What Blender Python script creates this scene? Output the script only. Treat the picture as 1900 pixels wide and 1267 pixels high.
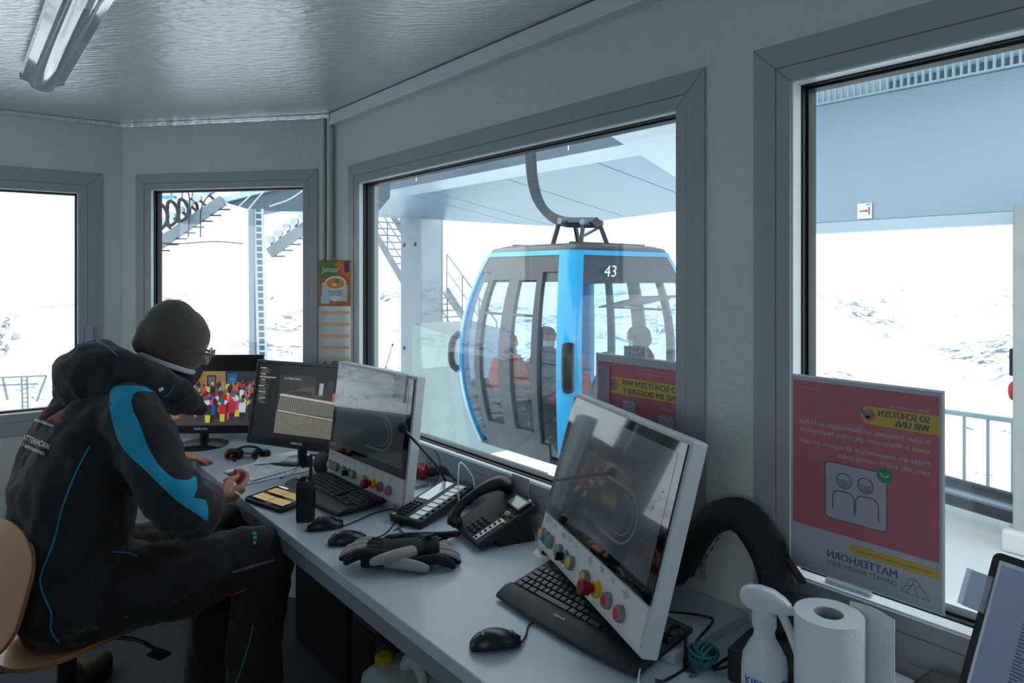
import bpy, bmesh, math, random
from mathutils import Vector, Matrix, noise, geometry
from mathutils.bvhtree import BVHTree
for o in list(bpy.data.objects): bpy.data.objects.remove(o)
SC = bpy.context.scene
COL = SC.collection
R = math.radians
# ---------------------------------------------------------------- camera, sky, exposure
# world frame: X runs along the main window wall (towards the photographer), Y out through it, Z up
FPX, CX, CY, EYE = 1267.0, 950.0, 512.0, 1.53
CT = Vector((.636, .772, 0)); CF = Vector((-.772, .636, 0))      # camera right / forward
cam_d = bpy.data.cameras.new('camera'); cam = bpy.data.objects.new('camera', cam_d); COL.objects.link(cam)
cam.location = (0, 0, EYE); cam.rotation_euler = (R(90), 0, math.atan2(.772, .636))
cam_d.lens = 36.0*FPX/1900; cam_d.sensor_width = 36; cam_d.shift_y = -(633.5-CY)/1900; cam_d.clip_start = .02; cam_d.clip_end = 600
SC.camera = cam
W = bpy.data.worlds.new('sky'); SC.world = W; W.use_nodes = True
nt = W.node_tree; nt.nodes.clear()
wo = nt.nodes.new('ShaderNodeOutputWorld'); bg = nt.nodes.new('ShaderNodeBackground')
tc = nt.nodes.new('ShaderNodeTexCoord'); nz = nt.nodes.new('ShaderNodeTexNoise'); cr = nt.nodes.new('ShaderNodeValToRGB')
nz.inputs['Scale'].default_value = 2.2; nz.inputs['Detail'].default_value = 6
cr.color_ramp.elements[0].position = .42; cr.color_ramp.elements[0].color = (.64, .735, .80, 1)
cr.color_ramp.elements[1].position = .62; cr.color_ramp.elements[1].color = (.91, .93, .94, 1)
nt.links.new(tc.outputs['Generated'], nz.inputs['Vector']); nt.links.new(nz.outputs['Fac'], cr.inputs['Fac'])
nt.links.new(cr.outputs['Color'], bg.inputs['Color']); bg.inputs['Strength'].default_value = 2.6
nt.links.new(bg.outputs[0], wo.inputs[0])
SC.view_settings.view_transform = 'Standard'; SC.view_settings.look = 'None'
SC.view_settings.exposure = 0.14; SC.view_settings.gamma = 1; SC.view_settings.use_curve_mapping = False

# ---------------------------------------------------------------- pixel -> place helpers
def ray(px, py):
    x = (px-CX)/FPX; z = (CY-py)/FPX
    return Vector((x*CT.x+CF.x, x*CT.y+CF.y, z))
ORG = Vector((0, 0, EYE))
def onz(px, py, h): r = ray(px, py); return ORG + r*((h-EYE)/r.z)
def ony(px, py, d): r = ray(px, py); return ORG + r*(d/r.y)
def onx(px, py, s): r = ray(px, py); return ORG + r*(s/r.x)
def at(px, py, Y): return ORG + ray(px, py)*Y
def onpl(px, py, P, n):
    r = ray(px, py); return ORG + r*((Vector(P)-ORG).dot(n)/r.dot(n))
def topix(p):
    p = Vector(p)-ORG; Y = p.dot(CF); return (CX+FPX*p.dot(CT)/Y, CY-FPX*p.z/Y)

# ---------------------------------------------------------------- materials
def s2l(c):
    return tuple(((v/255)/12.92 if v/255 <= .04045 else ((v/255+.055)/1.055)**2.4) for v in c) + (1,)
_MC = {}
def mat(name, col, rough=.5, metal=0, var=None, bump=None, coat=0, emit=0, trans=0, spec=.5, sheen=0, stretch=None, alpha=None, ior=1.45):
    if name in _MC: return _MC[name]
    m = bpy.data.materials.new(name); m.use_nodes = True; _MC[name] = m
    t = m.node_tree; b = t.nodes['Principled BSDF']; c = s2l(col)
    b.inputs['Base Color'].default_value = c; b.inputs['Roughness'].default_value = rough
    b.inputs['Metallic'].default_value = metal; b.inputs['Coat Weight'].default_value = coat
    b.inputs['Specular IOR Level'].default_value = spec; b.inputs['Sheen Weight'].default_value = sheen
    b.inputs['IOR'].default_value = ior
    if trans: b.inputs['Transmission Weight'].default_value = trans
    if alpha is not None: b.inputs['Alpha'].default_value = alpha
    if emit: b.inputs['Emission Color'].default_value = c; b.inputs['Emission Strength'].default_value = emit
    co = t.nodes.new('ShaderNodeTexCoord'); mp = t.nodes.new('ShaderNodeMapping')
    t.links.new(co.outputs['Object'], mp.inputs[0])
    if stretch: mp.inputs['Scale'].default_value = stretch
    sc, am = var if var else (14, .05)
    n = t.nodes.new('ShaderNodeTexNoise'); n.inputs['Scale'].default_value = sc; n.inputs['Detail'].default_value = 5
    t.links.new(mp.outputs[0], n.inputs['Vector'])
    mx = t.nodes.new('ShaderNodeMixRGB'); mx.inputs[1].default_value = tuple(v*(1-am) for v in c[:3])+(1,)
    mx.inputs[2].default_value = tuple(min(1, v*(1+am)) for v in c[:3])+(1,)
    t.links.new(n.outputs['Fac'], mx.inputs[0]); t.links.new(mx.outputs[0], b.inputs['Base Color'])
    if bump:
        bs, st = bump; n2 = t.nodes.new('ShaderNodeTexNoise'); n2.inputs['Scale'].default_value = bs; n2.inputs['Detail'].default_value = 3
        t.links.new(mp.outputs[0], n2.inputs['Vector'])
        bn = t.nodes.new('ShaderNodeBump'); bn.inputs['Strength'].default_value = st; bn.inputs['Distance'].default_value = .004
        t.links.new(n2.outputs['Fac'], bn.inputs['Height']); t.links.new(bn.outputs[0], b.inputs['Normal'])
    return m
def thin_glass(name, tint=(.97, .985, .98), ior=1.45, haze=0.0, rough=0.0):
    if name in _MC: return _MC[name]
    m = bpy.data.materials.new(name); m.use_nodes = True; t = m.node_tree; t.nodes.clear(); _MC[name] = m
    o = t.nodes.new('ShaderNodeOutputMaterial'); tr = t.nodes.new('ShaderNodeBsdfTransparent'); tr.inputs[0].default_value = tint+(1,)
    gl = t.nodes.new('ShaderNodeBsdfGlossy'); gl.inputs['Roughness'].default_value = rough; gl.inputs['Color'].default_value = (1, 1, 1, 1)
    lw = t.nodes.new('ShaderNodeLayerWeight'); lw.inputs[0].default_value = .5; mx = t.nodes.new('ShaderNodeMixShader')
    pw = t.nodes.new('ShaderNodeMath'); pw.operation = 'POWER'; pw.inputs[1].default_value = 4.5; fr = t.nodes.new('ShaderNodeMath'); fr.operation = 'MULTIPLY_ADD'
    fr.inputs[1].default_value = .85; fr.inputs[2].default_value = ((ior-1)/(ior+1))**2
    t.links.new(lw.outputs['Facing'], pw.inputs[0]); t.links.new(pw.outputs[0], fr.inputs[0])
    t.links.new(fr.outputs[0], mx.inputs[0]); t.links.new(tr.outputs[0], mx.inputs[1]); t.links.new(gl.outputs[0], mx.inputs[2])
    last = mx
    if haze:
        df = t.nodes.new('ShaderNodeBsdfDiffuse'); df.inputs[0].default_value = (.8, .85, .9, 1); m2 = t.nodes.new('ShaderNodeMixShader')
        m2.inputs[0].default_value = haze; t.links.new(mx.outputs[0], m2.inputs[1]); t.links.new(df.outputs[0], m2.inputs[2]); last = m2
    t.links.new(last.outputs[0], o.inputs[0]); return m

# ---------------------------------------------------------------- mesh builder
class MB:
    def __init__(s): s.v = []; s.f = []; s.m = []; s.M = Matrix(); s.mi = 0
    def add(s, vs, fs, mi=None):
        b = len(s.v); s.v += [s.M @ Vector(v) for v in vs]
        for f in fs: s.f.append([b+i for i in f]); s.m.append(s.mi if mi is None else mi)
        return s
    def box(s, x0, x1, y0, y1, z0, z1, mi=None):
        return s.add([(x0,y0,z0),(x1,y0,z0),(x1,y1,z0),(x0,y1,z0),(x0,y0,z1),(x1,y0,z1),(x1,y1,z1),(x0,y1,z1)],
              [(0,3,2,1),(4,5,6,7),(0,1,5,4),(1,2,6,5),(2,3,7,6),(3,0,4,7)], mi)
    def bar(s, p, q, w, h, mi=None, up=(0,0,1)):
        p = Vector(p); q = Vector(q); d = (q-p).normalized(); u = Vector(up)
        if abs(d.dot(u)) > .99: u = Vector((1,0,0))
        x = d.cross(u).normalized(); y = x.cross(d)
        vs = [c+x*a*w/2+y*b*h/2 for c in (p, q) for a, b in ((-1,-1),(1,-1),(1,1),(-1,1))]
        return s.add(vs, [(0,1,2,3),(4,7,6,5),(0,4,5,1),(1,5,6,2),(2,6,7,3),(3,7,4,0)], mi)
    def tube(s, pts, r, n=10, closed=False, flat=1, mi=None, up=None):
        P = [Vector(p) for p in pts]; k = len(P); rr = r if isinstance(r, (list, tuple)) else [r]*k
        u = None; vs = []
        for i in range(k):
            a = P[(i-1) % k] if (closed or i) else P[0]; b = P[(i+1) % k] if (closed or i < k-1) else P[-1]
            d = (b-a); d = d.normalized() if d.length > 1e-9 else Vector((0,0,1))
            if u is None:
                u = Vector(up) if up else (Vector((0,0,1)) if abs(d.z) < .9 else Vector((1,0,0)))
            u = (u-d*u.dot(d)); u = u.normalized() if u.length > 1e-6 else d.orthogonal().normalized()
            w = d.cross(u)
            for j in range(n):
                t = 2*math.pi*j/n; vs.append(P[i]+(w*math.cos(t)+u*math.sin(t)*flat)*rr[i])
        fs = []
        for i in range(k if closed else k-1):
            for j in range(n):
                a = i*n+j; b = i*n+(j+1) % n; c = ((i+1) % k)*n
                fs.append((a, b, c+(j+1) % n, c+j))
        if not closed: fs += [tuple(range(n))[::-1], tuple((k-1)*n+j for j in range(n))]
        return s.add(vs, fs, mi)
    def cyl(s, p, q, r0, r1=None, n=20, mi=None): return s.tube([p, q], [r0, r0 if r1 is None else r1], n, mi=mi)
    def lathe(s, prof, n=28, mi=None, cap=True):
        vs = []; fs = []; k = len(prof)
        for r, z in prof:
            for j in range(n): t = 2*math.pi*j/n; vs.append((r*math.cos(t), r*math.sin(t), z))
        for i in range(k-1):
            for j in range(n): a = i*n+j; b = i*n+(j+1) % n; fs.append((a, b, b+n, a+n))
        if cap: fs += [tuple(range(n))[::-1], tuple((k-1)*n+j for j in range(n))]
        return s.add(vs, fs, mi)
    def prism(s, poly, z0, z1, mi=None):
        n = len(poly); vs = [(x, y, z0) for x, y in poly]+[(x, y, z1) for x, y in poly]
        area = sum(poly[i][0]*poly[(i+1)%n][1]-poly[(i+1)%n][0]*poly[i][1] for i in range(n))
        fs = [tuple(range(n))[::-1], tuple(range(n, 2*n))]+[(i, (i+1)%n, n+(i+1)%n, n+i) for i in range(n)]
        if area < 0: fs = [f[::-1] for f in fs]
        return s.add(vs, fs, mi)
    def ell(s, c, r, nu=20, nv=12, mi=None):
        c = Vector(c); vs = []; fs = []
        if not isinstance(r, (list, tuple)): r = (r, r, r)
        for i in range(nv+1):
            a = math.pi*i/nv
            for j in range(nu):
                t = 2*math.pi*j/nu; vs.append(c+Vector((r[0]*math.sin(a)*math.cos(t), r[1]*math.sin(a)*math.sin(t), -r[2]*math.cos(a))))
        for i in range(nv):
            for j in range(nu): a = i*nu+j; b = i*nu+(j+1) % nu; fs.append((a, b, b+nu, a+nu))
        return s.add(vs, fs, mi)
    def loft(s, rings, mi=None, caps=True):
        n = len(rings[0]); vs = [v for r in rings for v in r]; fs = []
        for i in range(len(rings)-1):
            for j in range(n): a = i*n+j; b = i*n+(j+1) % n; fs.append((a, b, b+n, a+n))
        if caps: fs += [tuple(range(n))[::-1], tuple((len(rings)-1)*n+j for j in range(n))]
        return s.add(vs, fs, mi)
    def grid(s, fn, nu, nv, mi=None):
        vs = [fn(i/nu, j/nv) for j in range(nv+1) for i in range(nu+1)]
        fs = [(j*(nu+1)+i, j*(nu+1)+i+1, (j+1)*(nu+1)+i+1, (j+1)*(nu+1)+i) for j in range(nv) for i in range(nu)]
        return s.add(vs, fs, mi)
    def quad(s, a, b, c, d, mi=None): return s.add([a, b, c, d], [(0,1,2,3)], mi)
    def ring(s, x0, x1, z0, z1, w, y0, y1, mi=None):       # mitred rectangular frame, outer size given
        if not isinstance(w, (list, tuple)): w = (w, w, w, w)   # left, right, bottom, top
        O = [(x0,z0),(x1,z0),(x1,z1),(x0,z1)]; I = [(x0+w[0],z0+w[2]),(x1-w[1],z0+w[2]),(x1-w[1],z1-w[3]),(x0+w[0],z1-w[3])]
        g = .0004
        for i in range(4):
            j = (i+1) % 4; q = [O[i], O[j], I[j], I[i]]
            cx = sum(a for a, _ in q)/4; cz = sum(b for _, b in q)/4
            dx, dz = O[j][0]-O[i][0], O[j][1]-O[i][1]; L = math.hypot(dx, dz); dx /= L; dz /= L
            q = [(a+dx*g*(1 if k in (0,3) else -1), b+dz*g*(1 if k in (0,3) else -1)) for k, (a, b) in enumerate(q)]
            s.add([(a, y0, b) for a, b in q]+[(a, y1, b) for a, b in q], [(0,1,2,3),(7,6,5,4),(0,4,5,1),(1,5,6,2),(2,6,7,3),(3,7,4,0)], mi)
        return s
    def text(s, txt, size, org, xd=(1,0,0), yd=(0,0,1), al='LEFT', mi=None, th=.0, bold=0, sx=1.0):
        vs, fs = text_mesh(txt, size, al, bold); xd = Vector(xd); yd = Vector(yd); o = Vector(org); n = xd.cross(yd)
        return s.add([o+xd*v.x*sx+yd*v.y+n*th for v in vs], fs, mi)
    def build(s, name, mats, parent=None, smooth=True, bevel=0, seg=2, ang=35, sub=0, loc=None, rot=None, label=None):
        me = bpy.data.meshes.new(name); me.from_pydata([tuple(v) for v in s.v], [], s.f)
        if not isinstance(mats, (list, tuple)): mats = [mats]
        for m in mats: me.materials.append(m)
        me.polygons.foreach_set('material_index', [min(i, len(mats)-1) for i in s.m]); me.update()
        if smooth:
            me.polygons.foreach_set('use_smooth', [True]*len(me.polygons)); me.set_sharp_from_angle(angle=R(ang))
        o = bpy.data.objects.new(name, me); COL.objects.link(o)
        if parent: o.parent = parent
        if loc: o.location = loc
        if rot: o.rotation_euler = rot
        if bevel:
            b = o.modifiers.new('bevel', 'BEVEL'); b.width = bevel; b.segments = seg; b.limit_method = 'ANGLE'; b.angle_limit = R(40)
            b.harden_normals = False
        if sub: q = o.modifiers.new('sub', 'SUBSURF'); q.levels = sub; q.render_levels = sub
        if label: o['label'] = label
        return o
_TC = {}
def text_mesh(txt, size, al='LEFT', bold=0):
    k = (txt, size, al, bold)
    if k in _TC: return _TC[k]
    cu = bpy.data.curves.new('lettering', 'FONT'); cu.body = txt; cu.size = size; cu.align_x = al; cu.align_y = 'BOTTOM_BASELINE' if False else 'TOP_BASELINE'
    cu.resolution_u = 2; cu.offset = bold*size; cu.fill_mode = 'BOTH'
    ob = bpy.data.objects.new('lettering', cu); COL.objects.link(ob)
    dg = bpy.context.evaluated_depsgraph_get(); me = bpy.data.meshes.new_from_object(ob.evaluated_get(dg))
    out = ([v.co.copy() for v in me.vertices], [tuple(p.vertices) for p in me.polygons])
    bpy.data.objects.remove(ob); bpy.data.curves.remove(cu); bpy.data.meshes.remove(me); _TC[k] = out
    return out
def tag(o, label=None, cat=None, group=None, kind=None):
    if label: o['label'] = label
    if cat: o['category'] = cat
    if group: o['group'] = group
    if kind: o['kind'] = kind
    return o
def thing(name, label, cat, loc=(0,0,0), rz=0, group=None, rot=None):
    o = bpy.data.objects.new(name, None); COL.objects.link(o); o.location = loc
    o.rotation_euler = rot if rot else (0, 0, rz); o.empty_display_size = .05
    return tag(o, label, cat, group)
def struct(o): o['kind'] = 'structure'; return o
def dup(root, loc=None, rz=None, label=None, parent=None):
    c = root.copy(); COL.objects.link(c); c.parent = parent
    for ch in [x for x in SC.objects if x.parent == root]: dup(ch, parent=c)
    if loc: c.location = loc
    if rz is not None: c.rotation_euler = (0, 0, rz)
    if label: c['label'] = label
    return c
def bez(pts, n=12):                                       # smooth curve through points (Catmull-Rom)
    P = [Vector(p) for p in pts]; P = [P[0]*2-P[1]]+P+[P[-1]*2-P[-2]]; out = []
    for i in range(1, len(P)-2):
        a, b, c, d = P[i-1:i+3]
        for k in range(n):
            t = k/n; out.append(.5*((2*b)+(c-a)*t+(2*a-5*b+4*c-d)*t*t+(3*b-a-3*c+d)*t**3))
    out.append(P[-2]); return out
def rrect(w, h, r, n=5, cx=0, cy=0):
    out = []
    for sx, sy, a0 in ((1,1,0),(-1,1,90),(-1,-1,180),(1,-1,270)):
        for k in range(n+1):
            a = R(a0+90*k/n); out.append((cx+sx*(w/2-r)+r*math.cos(a), cy+sy*(h/2-r)+r*math.sin(a)))
    return out
def baked(o):                                             # apply modifiers into plain mesh
    dg = bpy.context.evaluated_depsgraph_get(); me = bpy.data.meshes.new_from_object(o.evaluated_get(dg))
    old = o.data; o.modifiers.clear(); o.data = me; return o
# ================================================================ ROOM SHELL
M_wall = mat('wall_paint', (196, 203, 202), .36, bump=(55, 1.0), var=(3, .04), stretch=(1,1,1))
M_ceil = mat('ceiling_gloss_paint', (222, 227, 230), .27, metal=.65, bump=(46, .8), var=(3, .04), spec=1.0, coat=1, stretch=(1, 4.2, 1))
for n_ in M_ceil.node_tree.nodes:
    if n_.type == 'MAPPING': n_.vector_type = 'TEXTURE'; n_.inputs['Rotation'].default_value = (0, 0, math.atan2(.772, .636)); n_.inputs['Scale'].default_value = (2.2, .5, 1)
    if n_.type == 'BUMP': M_ceil.node_tree.links.new(n_.outputs[0], M_ceil.node_tree.nodes['Principled BSDF'].inputs['Coat Normal']); n_.inputs['Distance'].default_value = .006
    if n_.type == 'BSDF_PRINCIPLED': n_.inputs['Coat Roughness'].default_value = .34; n_.inputs['Coat IOR'].default_value = 2.3
M_floor = mat('floor_lino', (70, 76, 84), .5, var=(30, .12), bump=(200, .1))
M_frame = mat('aluminium_frame_paint', (152, 159, 164), .38, var=(4, .03))
M_edge = mat('frame_edge_bright', (225, 232, 236), .3)
M_gask = mat('rubber_gasket', (18, 20, 24), .5)
M_glass = thin_glass('window_glass')
M_white = mat('white_plastic', (225, 230, 232), .35)
ZC = 2.29; TH = .14
AB = Vector((-3.007, 1.40, 0)); BC = onz(228, 230, ZC); BC.z = 0
cdir = Vector((.0624, .998, 0)).normalized(); CC = BC - cdir*1.75
xr = 1.35
DD = Vector((xr, CC.y, 0)); EE = Vector((xr, 1.40, 0))
def frame_of(P, Q):      # local x along P->Q, y outward, z up
    x = (Q-P).normalized(); y = Vector((-x.y, x.x, 0)); M = Matrix.Identity(4)
    for i in range(3): M[i][0] = x[i]; M[i][1] = y[i]; M[i][2] = (0,0,1)[i]; M[i][3] = P[i]
    return M, (Q-P).length
def wall(name, P, Q, holes, e0=.0, e1=.0):
    M, L = frame_of(P, Q); mb = MB(); mb.M = M
    xs = -e0
    for (a, b, z0, z1) in holes:
        mb.box(xs, a, 0, TH, 0, ZC+.02); mb.box(a, b, 0, TH, 0, z0); mb.box(a, b, 0, TH, z1, ZC+.02); xs = b
    mb.box(xs, L+e1, 0, TH, 0, ZC+.02)
    return struct(mb.build(name, M_wall, smooth=False)), M, L
def loc_on(M, px, py):   # pixel -> local (x, z) on a wall
    n = Vector((M[0][1], M[1][1], 0)); P = Vector((M[0][3], M[1][3], 0)); p = M.inverted() @ onpl(px, py, P, n); return p.x, p.z
def window(idx, M, x0, x1, z0, z1, w=.085, rec=.045, handle=None):
    e = bpy.data.objects.new('window_%d' % idx, None); COL.objects.link(e); struct(e); e.matrix_world = M @ Matrix.Translation((x0, 0, z0))
    W_, H_ = x1-x0, z1-z0; f = w*.62
    a = MB(); a.ring(0, W_, 0, H_, f, -.006, TH-.02); a.build('window_frame', M_frame, e, smooth=False, bevel=.0012, seg=1)
    b = MB(); b.ring(f+.0008, W_-f-.0008, f+.0008, H_-f-.0008, w-f, -.004, .06); b.build('glazing_bead', M_frame, e, smooth=False, bevel=.001, seg=1)
    c = MB(); c.ring(w, W_-w, w, H_-w, .004, .004, rec-.022); c.build('bead_edge', M_edge, e, smooth=False)
    g = MB(); g.ring(w, W_-w, w, H_-w, .007, rec-.02, rec-.006); g.ring(w, W_-w, w, H_-w, .012, rec-.004, rec+.03); g.build('gasket', M_gask, e, smooth=False)
    p = MB(); p.box(w+.002, W_-w-.002, rec, rec+.006, w+.002, H_-w-.002); p.build('window_pane', M_glass, e, smooth=False)
    if handle:
        hx, hz = handle; h = MB(); h.M = Matrix.Translation((hx-x0, -.006, hz-z0))
        h.prism([(x, y) for x, y in rrect(.032, .13, .012)], 0, .012)
        for i in range(len(h.v)): pass
        h2 = MB(); h2.M = Matrix.Translation((hx-x0, -.006, hz-z0)) @ Matrix.Rotation(R(90), 4, 'X')
        h2.prism(rrect(.032, .13, .012), 0, .012); o = h2.build('window_handle', mat('handle_grey', (150,158,168), .4), e, bevel=.002)
        h3 = MB(); h3.M = h2.M; h3.cyl((0,-.03,.012), (0,-.03,.045), .011); h3.tube(bez([(0,-.03,.04),(0,-.06,.05),(0,-.15,.05)]), .010, flat=.7)
        h3.build('lever', mat('handle_light', (215,222,226), .3), o)
    return e
MA, LA = frame_of(Vector((AB.x, 1.40, 0)), EE); MBm, LB = frame_of(BC, AB); MC, LC = frame_of(CC, BC)
sx = lambda s: s-AB.x
# window sizes on wall A
W1 = (sx(-2.861), sx(-.968), .80, 2.03); W2 = (sx(-.84), sx(.95), .80, 2.036)
b0 = loc_on(MBm, 253, 323); b1 = loc_on(MBm, 590, 315); W3 = (b0[0], b1[0], .80, (b0[1]+b1[1])/2)
c1 = loc_on(MC, 190, 322); c0 = loc_on(MC, 100, 762); W4 = (c1[0]-1.25, c1[0], c0[1]-.10, c1[1])
wall('wall_main', AB, EE, [W1, W2], .3, TH)
wall('wall_front', BC, AB, [W3], 0, .0)
wall('wall_left', CC, BC, [W4], .0, .0)
wall('wall_right', EE, DD, [], 0, 0)
M_, L_ = frame_of(DD, CC); W6 = (.45, 1.75, .9, 2.03); W8 = (3.7, 5.0, .9, 2.03)
wall('wall_back', DD, CC, [W6, W8], TH, TH); window(5, M_, *W6); window(6, M_, *W8)
window(1, MA, *W1); window(2, MA, *W2, rec=.06); window(3, MBm, *W3, w=.075); 
lp = loc_on(MC, 160, 625); window(4, MC, *W4, w=.10, handle=(c1[0]-.055, loc_on(MC, 160, 628)[1]))
def outline(ex=.1): return [(CC.x-ex, CC.y-ex), (xr+ex, CC.y-ex), (xr+ex, 1.40+ex), (AB.x-ex*.4, 1.40+ex), (BC.x-ex, BC.y+ex*.4)]
f = MB(); f.prism(outline(), -.12, 0); struct(f.build('floor', M_floor, smooth=False))
f = MB(); f.prism(outline(), ZC, ZC+.12); struct(f.build('ceiling', M_ceil, smooth=False))
# cable duct along the top of the main wall, thin cove strip on the other walls
t = MB(); t.M = MA; t.box(.02, LA, -.035, 0, 2.238, ZC-.004); t.box(.02, LA, -.038, 0, 2.232, 2.246)
struct(t.build('trim_1', mat('duct_white', (205,214,216), .35), smooth=False, bevel=.002))
t = MB(); t.M = MBm; t.box(0, LB-.02, -.018, 0, ZC-.022, ZC); t.M = MC; t.box(0, LC, -.018, 0, ZC-.022, ZC)
struct(t.build('trim_2', M_ceil, smooth=False, bevel=.004))
t = MB(); t.M = MBm; t.tube([(LB-.055, -.012, .8), (LB-.055, -.012, ZC-.02)], .011); t.tube([(LB-.02, -.014, .8), (LB-.02, -.014, ZC-.02)], .014)
struct(t.build('trim_3', M_wall))
# ================================================================ OUTSIDE
M_conc = mat('concrete_pale', (190,196,196), .8, var=(2.5,.12), bump=(30,.2))
M_galv = mat('galvanised_steel', (118,132,142), .45, metal=.35, var=(5,.08))
M_steel_d = mat('dark_steel', (52,58,64), .45, metal=.3)
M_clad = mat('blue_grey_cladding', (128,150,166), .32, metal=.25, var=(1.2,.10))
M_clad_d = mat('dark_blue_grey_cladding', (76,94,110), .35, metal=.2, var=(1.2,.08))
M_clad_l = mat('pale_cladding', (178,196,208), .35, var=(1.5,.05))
M_blue = mat('cabin_blue_paint', (44,160,214), .22, coat=.6, var=(2,.03))
M_blk = mat('black_plastic', (22,23,26), .4)
# snow slopes with rock
ms = bpy.data.materials.new('snow_and_rock'); ms.use_nodes = True; t = ms.node_tree; b = t.nodes['Principled BSDF']; b.inputs['Roughness'].default_value = .9
co = t.nodes.new('ShaderNodeTexCoord'); mp = t.nodes.new('ShaderNodeMapping'); mp.inputs['Scale'].default_value = (1,1,2.2); t.links.new(co.outputs['Object'], mp.inputs[0])
n1 = t.nodes.new('ShaderNodeTexNoise'); n1.inputs['Scale'].default_value = .055; n1.inputs['Detail'].default_value = 3
n2 = t.nodes.new('ShaderNodeTexNoise'); n2.inputs['Scale'].default_value = .42; n2.inputs['Detail'].default_value = 9; n2.inputs['Roughness'].default_value = .7; n2.inputs['Distortion'].default_value = 1.2
for n in (n1, n2): t.links.new(mp.outputs[0], n.inputs['Vector'])
c1_ = t.nodes.new('ShaderNodeValToRGB'); c1_.color_ramp.elements[0].position = .47; c1_.color_ramp.elements[1].position = .58
c2_ = t.nodes.new('ShaderNodeValToRGB'); c2_.color_ramp.elements[0].position = .49; c2_.color_ramp.elements[1].position = .55
t.links.new(n1.outputs['Fac'], c1_.inputs[0]); t.links.new(n2.outputs['Fac'], c2_.inputs[0])
mu = t.nodes.new('ShaderNodeMath'); mu.operation = 'MULTIPLY'; t.links.new(c1_.outputs[0], mu.inputs[0]); t.links.new(c2_.outputs[0], mu.inputs[1])
mx = t.nodes.new('ShaderNodeMixRGB'); mx.inputs[1].default_value = (.86,.90,.93,1); mx.inputs[2].default_value = (.10,.14,.19,1)
ge = t.nodes.new('ShaderNodeNewGeometry'); sp_ = t.nodes.new('ShaderNodeSeparateXYZ'); mr = t.nodes.new('ShaderNodeMapRange'); mr.inputs[1].default_value = 3.0; mr.inputs[2].default_value = -4.0
t.links.new(ge.outputs['Position'], sp_.inputs[0]); t.links.new(sp_.outputs[2], mr.inputs[0]); m3 = t.nodes.new('ShaderNodeMath'); m3.operation = 'MULTIPLY'; t.links.new(mu.outputs[0], m3.inputs[0]); t.links.new(mr.outputs[0], m3.inputs[1]); mu = m3
t.links.new(mu.outputs[0], mx.inputs[0]); t.links.new(mx.outputs[0], b.inputs['Base Color'])
def hz(x, y):
    r = math.hypot(x, y); base = -1.9-min(1, (r-6)/60)*11 if r > 6 else -1.9
    if r > 90: base += (r-90)*.10
    if r > 190: base += (r-190)*.25
    k = min(1, max(0, (r-10)/50))
    return base + k*(noise.fractal(Vector((x*.03, y*.03, 1.7)), 1, 2, 5)*5 + abs(noise.fractal(Vector((x*.1, y*.1, 5)), 1, 2, 4))*2.2)
mb = MB(); NR, NA = 70, 200
def gp(u, v):
    r = 4*(75**v); a = R(-40+300*u); x = r*math.cos(a); y = r*math.sin(a); return (x, y, hz(x, y))
mb.grid(gp, NA, NR); struct(mb.build('snow_hills', ms, ang=180))
# boarding platform
PZ = -.45
mb = MB(); mb.prism([(-7.3,1.56),(6,1.56),(6,7.15),(-3.6,7.15),(-3.6,4.6),(-7.3,4.6)], -1.9, PZ); struct(mb.build('platform', M_conc, smooth=False))
# --- canopy of the station
def P3(px, py, d): return tuple(ony(px, py, d))
lft = -26.0
mb = MB()
def strip(mb, a, b, s0, s1, th=.12, seams=(), mi=0):      # a,b = (d,z); sheet between, running along s with hairline joints
    es = sorted([s0]+list(seams)+[s1])
    for i in range(len(es)-1):
        p, q = es[i]+.012, es[i+1]-.012
        mb.add([(p,a[0],a[1]),(q,a[0],a[1]),(q,b[0],b[1]),(p,b[0],b[1]),(p,a[0],a[1]+th),(q,a[0],a[1]+th),(q,b[0],b[1]+th),(p,b[0],b[1]+th)],
               [(0,3,2,1),(4,5,6,7),(0,1,5,4),(1,2,6,5),(2,3,7,6),(3,0,4,7)], mi)
s_c = P3(1030,420,16)[0]; s_r = P3(1258,392,15.5)[0]
A = (9,3.8); B_ = (11,4.02)
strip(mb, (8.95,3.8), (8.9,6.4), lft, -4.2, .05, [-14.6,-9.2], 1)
strip(mb, A, B_, lft, -5.2, .1, [-18,-12.5], 2)
zc = lambda d: 4.02-.158*(d-11)
sl = onpl(680,402,(0,11,4.02),Vector((0,.158,1)).normalized()); cr_ = onpl(1030,420,(0,11,4.02),Vector((0,.158,1)).normalized()); rr_ = onpl(1262,391,(0,11,4.02),Vector((0,.158,1)).normalized())
ext = sl+(sl-cr_)*.35
edge = [ext, cr_, rr_, rr_+(rr_-cr_)*.6]
def eg(s):
    for i in range(3):
        if edge[i].x <= s <= edge[i+1].x:
            f_ = (s-edge[i].x)/(edge[i+1].x-edge[i].x); return edge[i].y+(edge[i+1].y-edge[i].y)*f_
    return edge[-1].y
seam = [ext.x+.01, -22.4, -18.2, cr_.x, -13.6, -10.4, -5.5]
for i in range(len(seam)-1):
    p, q = seam[i]+.02, seam[i+1]-.02
    dp, dq = eg(p), eg(q); sk = .0
    mb.add([(p,11,4.02),(q,11,4.02),(q,dq,zc(dq)),(p,dp,zc(dp)),(p,11,4.14),(q,11,4.14),(q,dq,zc(dq)+.12),(p,dp,zc(dp)+.12)],
           [(0,3,2,1),(4,5,6,7),(0,1,5,4),(1,2,6,5),(2,3,7,6),(3,0,4,7)], 0)
cano = tag(mb.build('station_canopy', [M_clad, M_clad_d, M_clad_l], smooth=False), 'blue grey metal clad canopy hanging over the gondola behind the large window', 'canopy')
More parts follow.
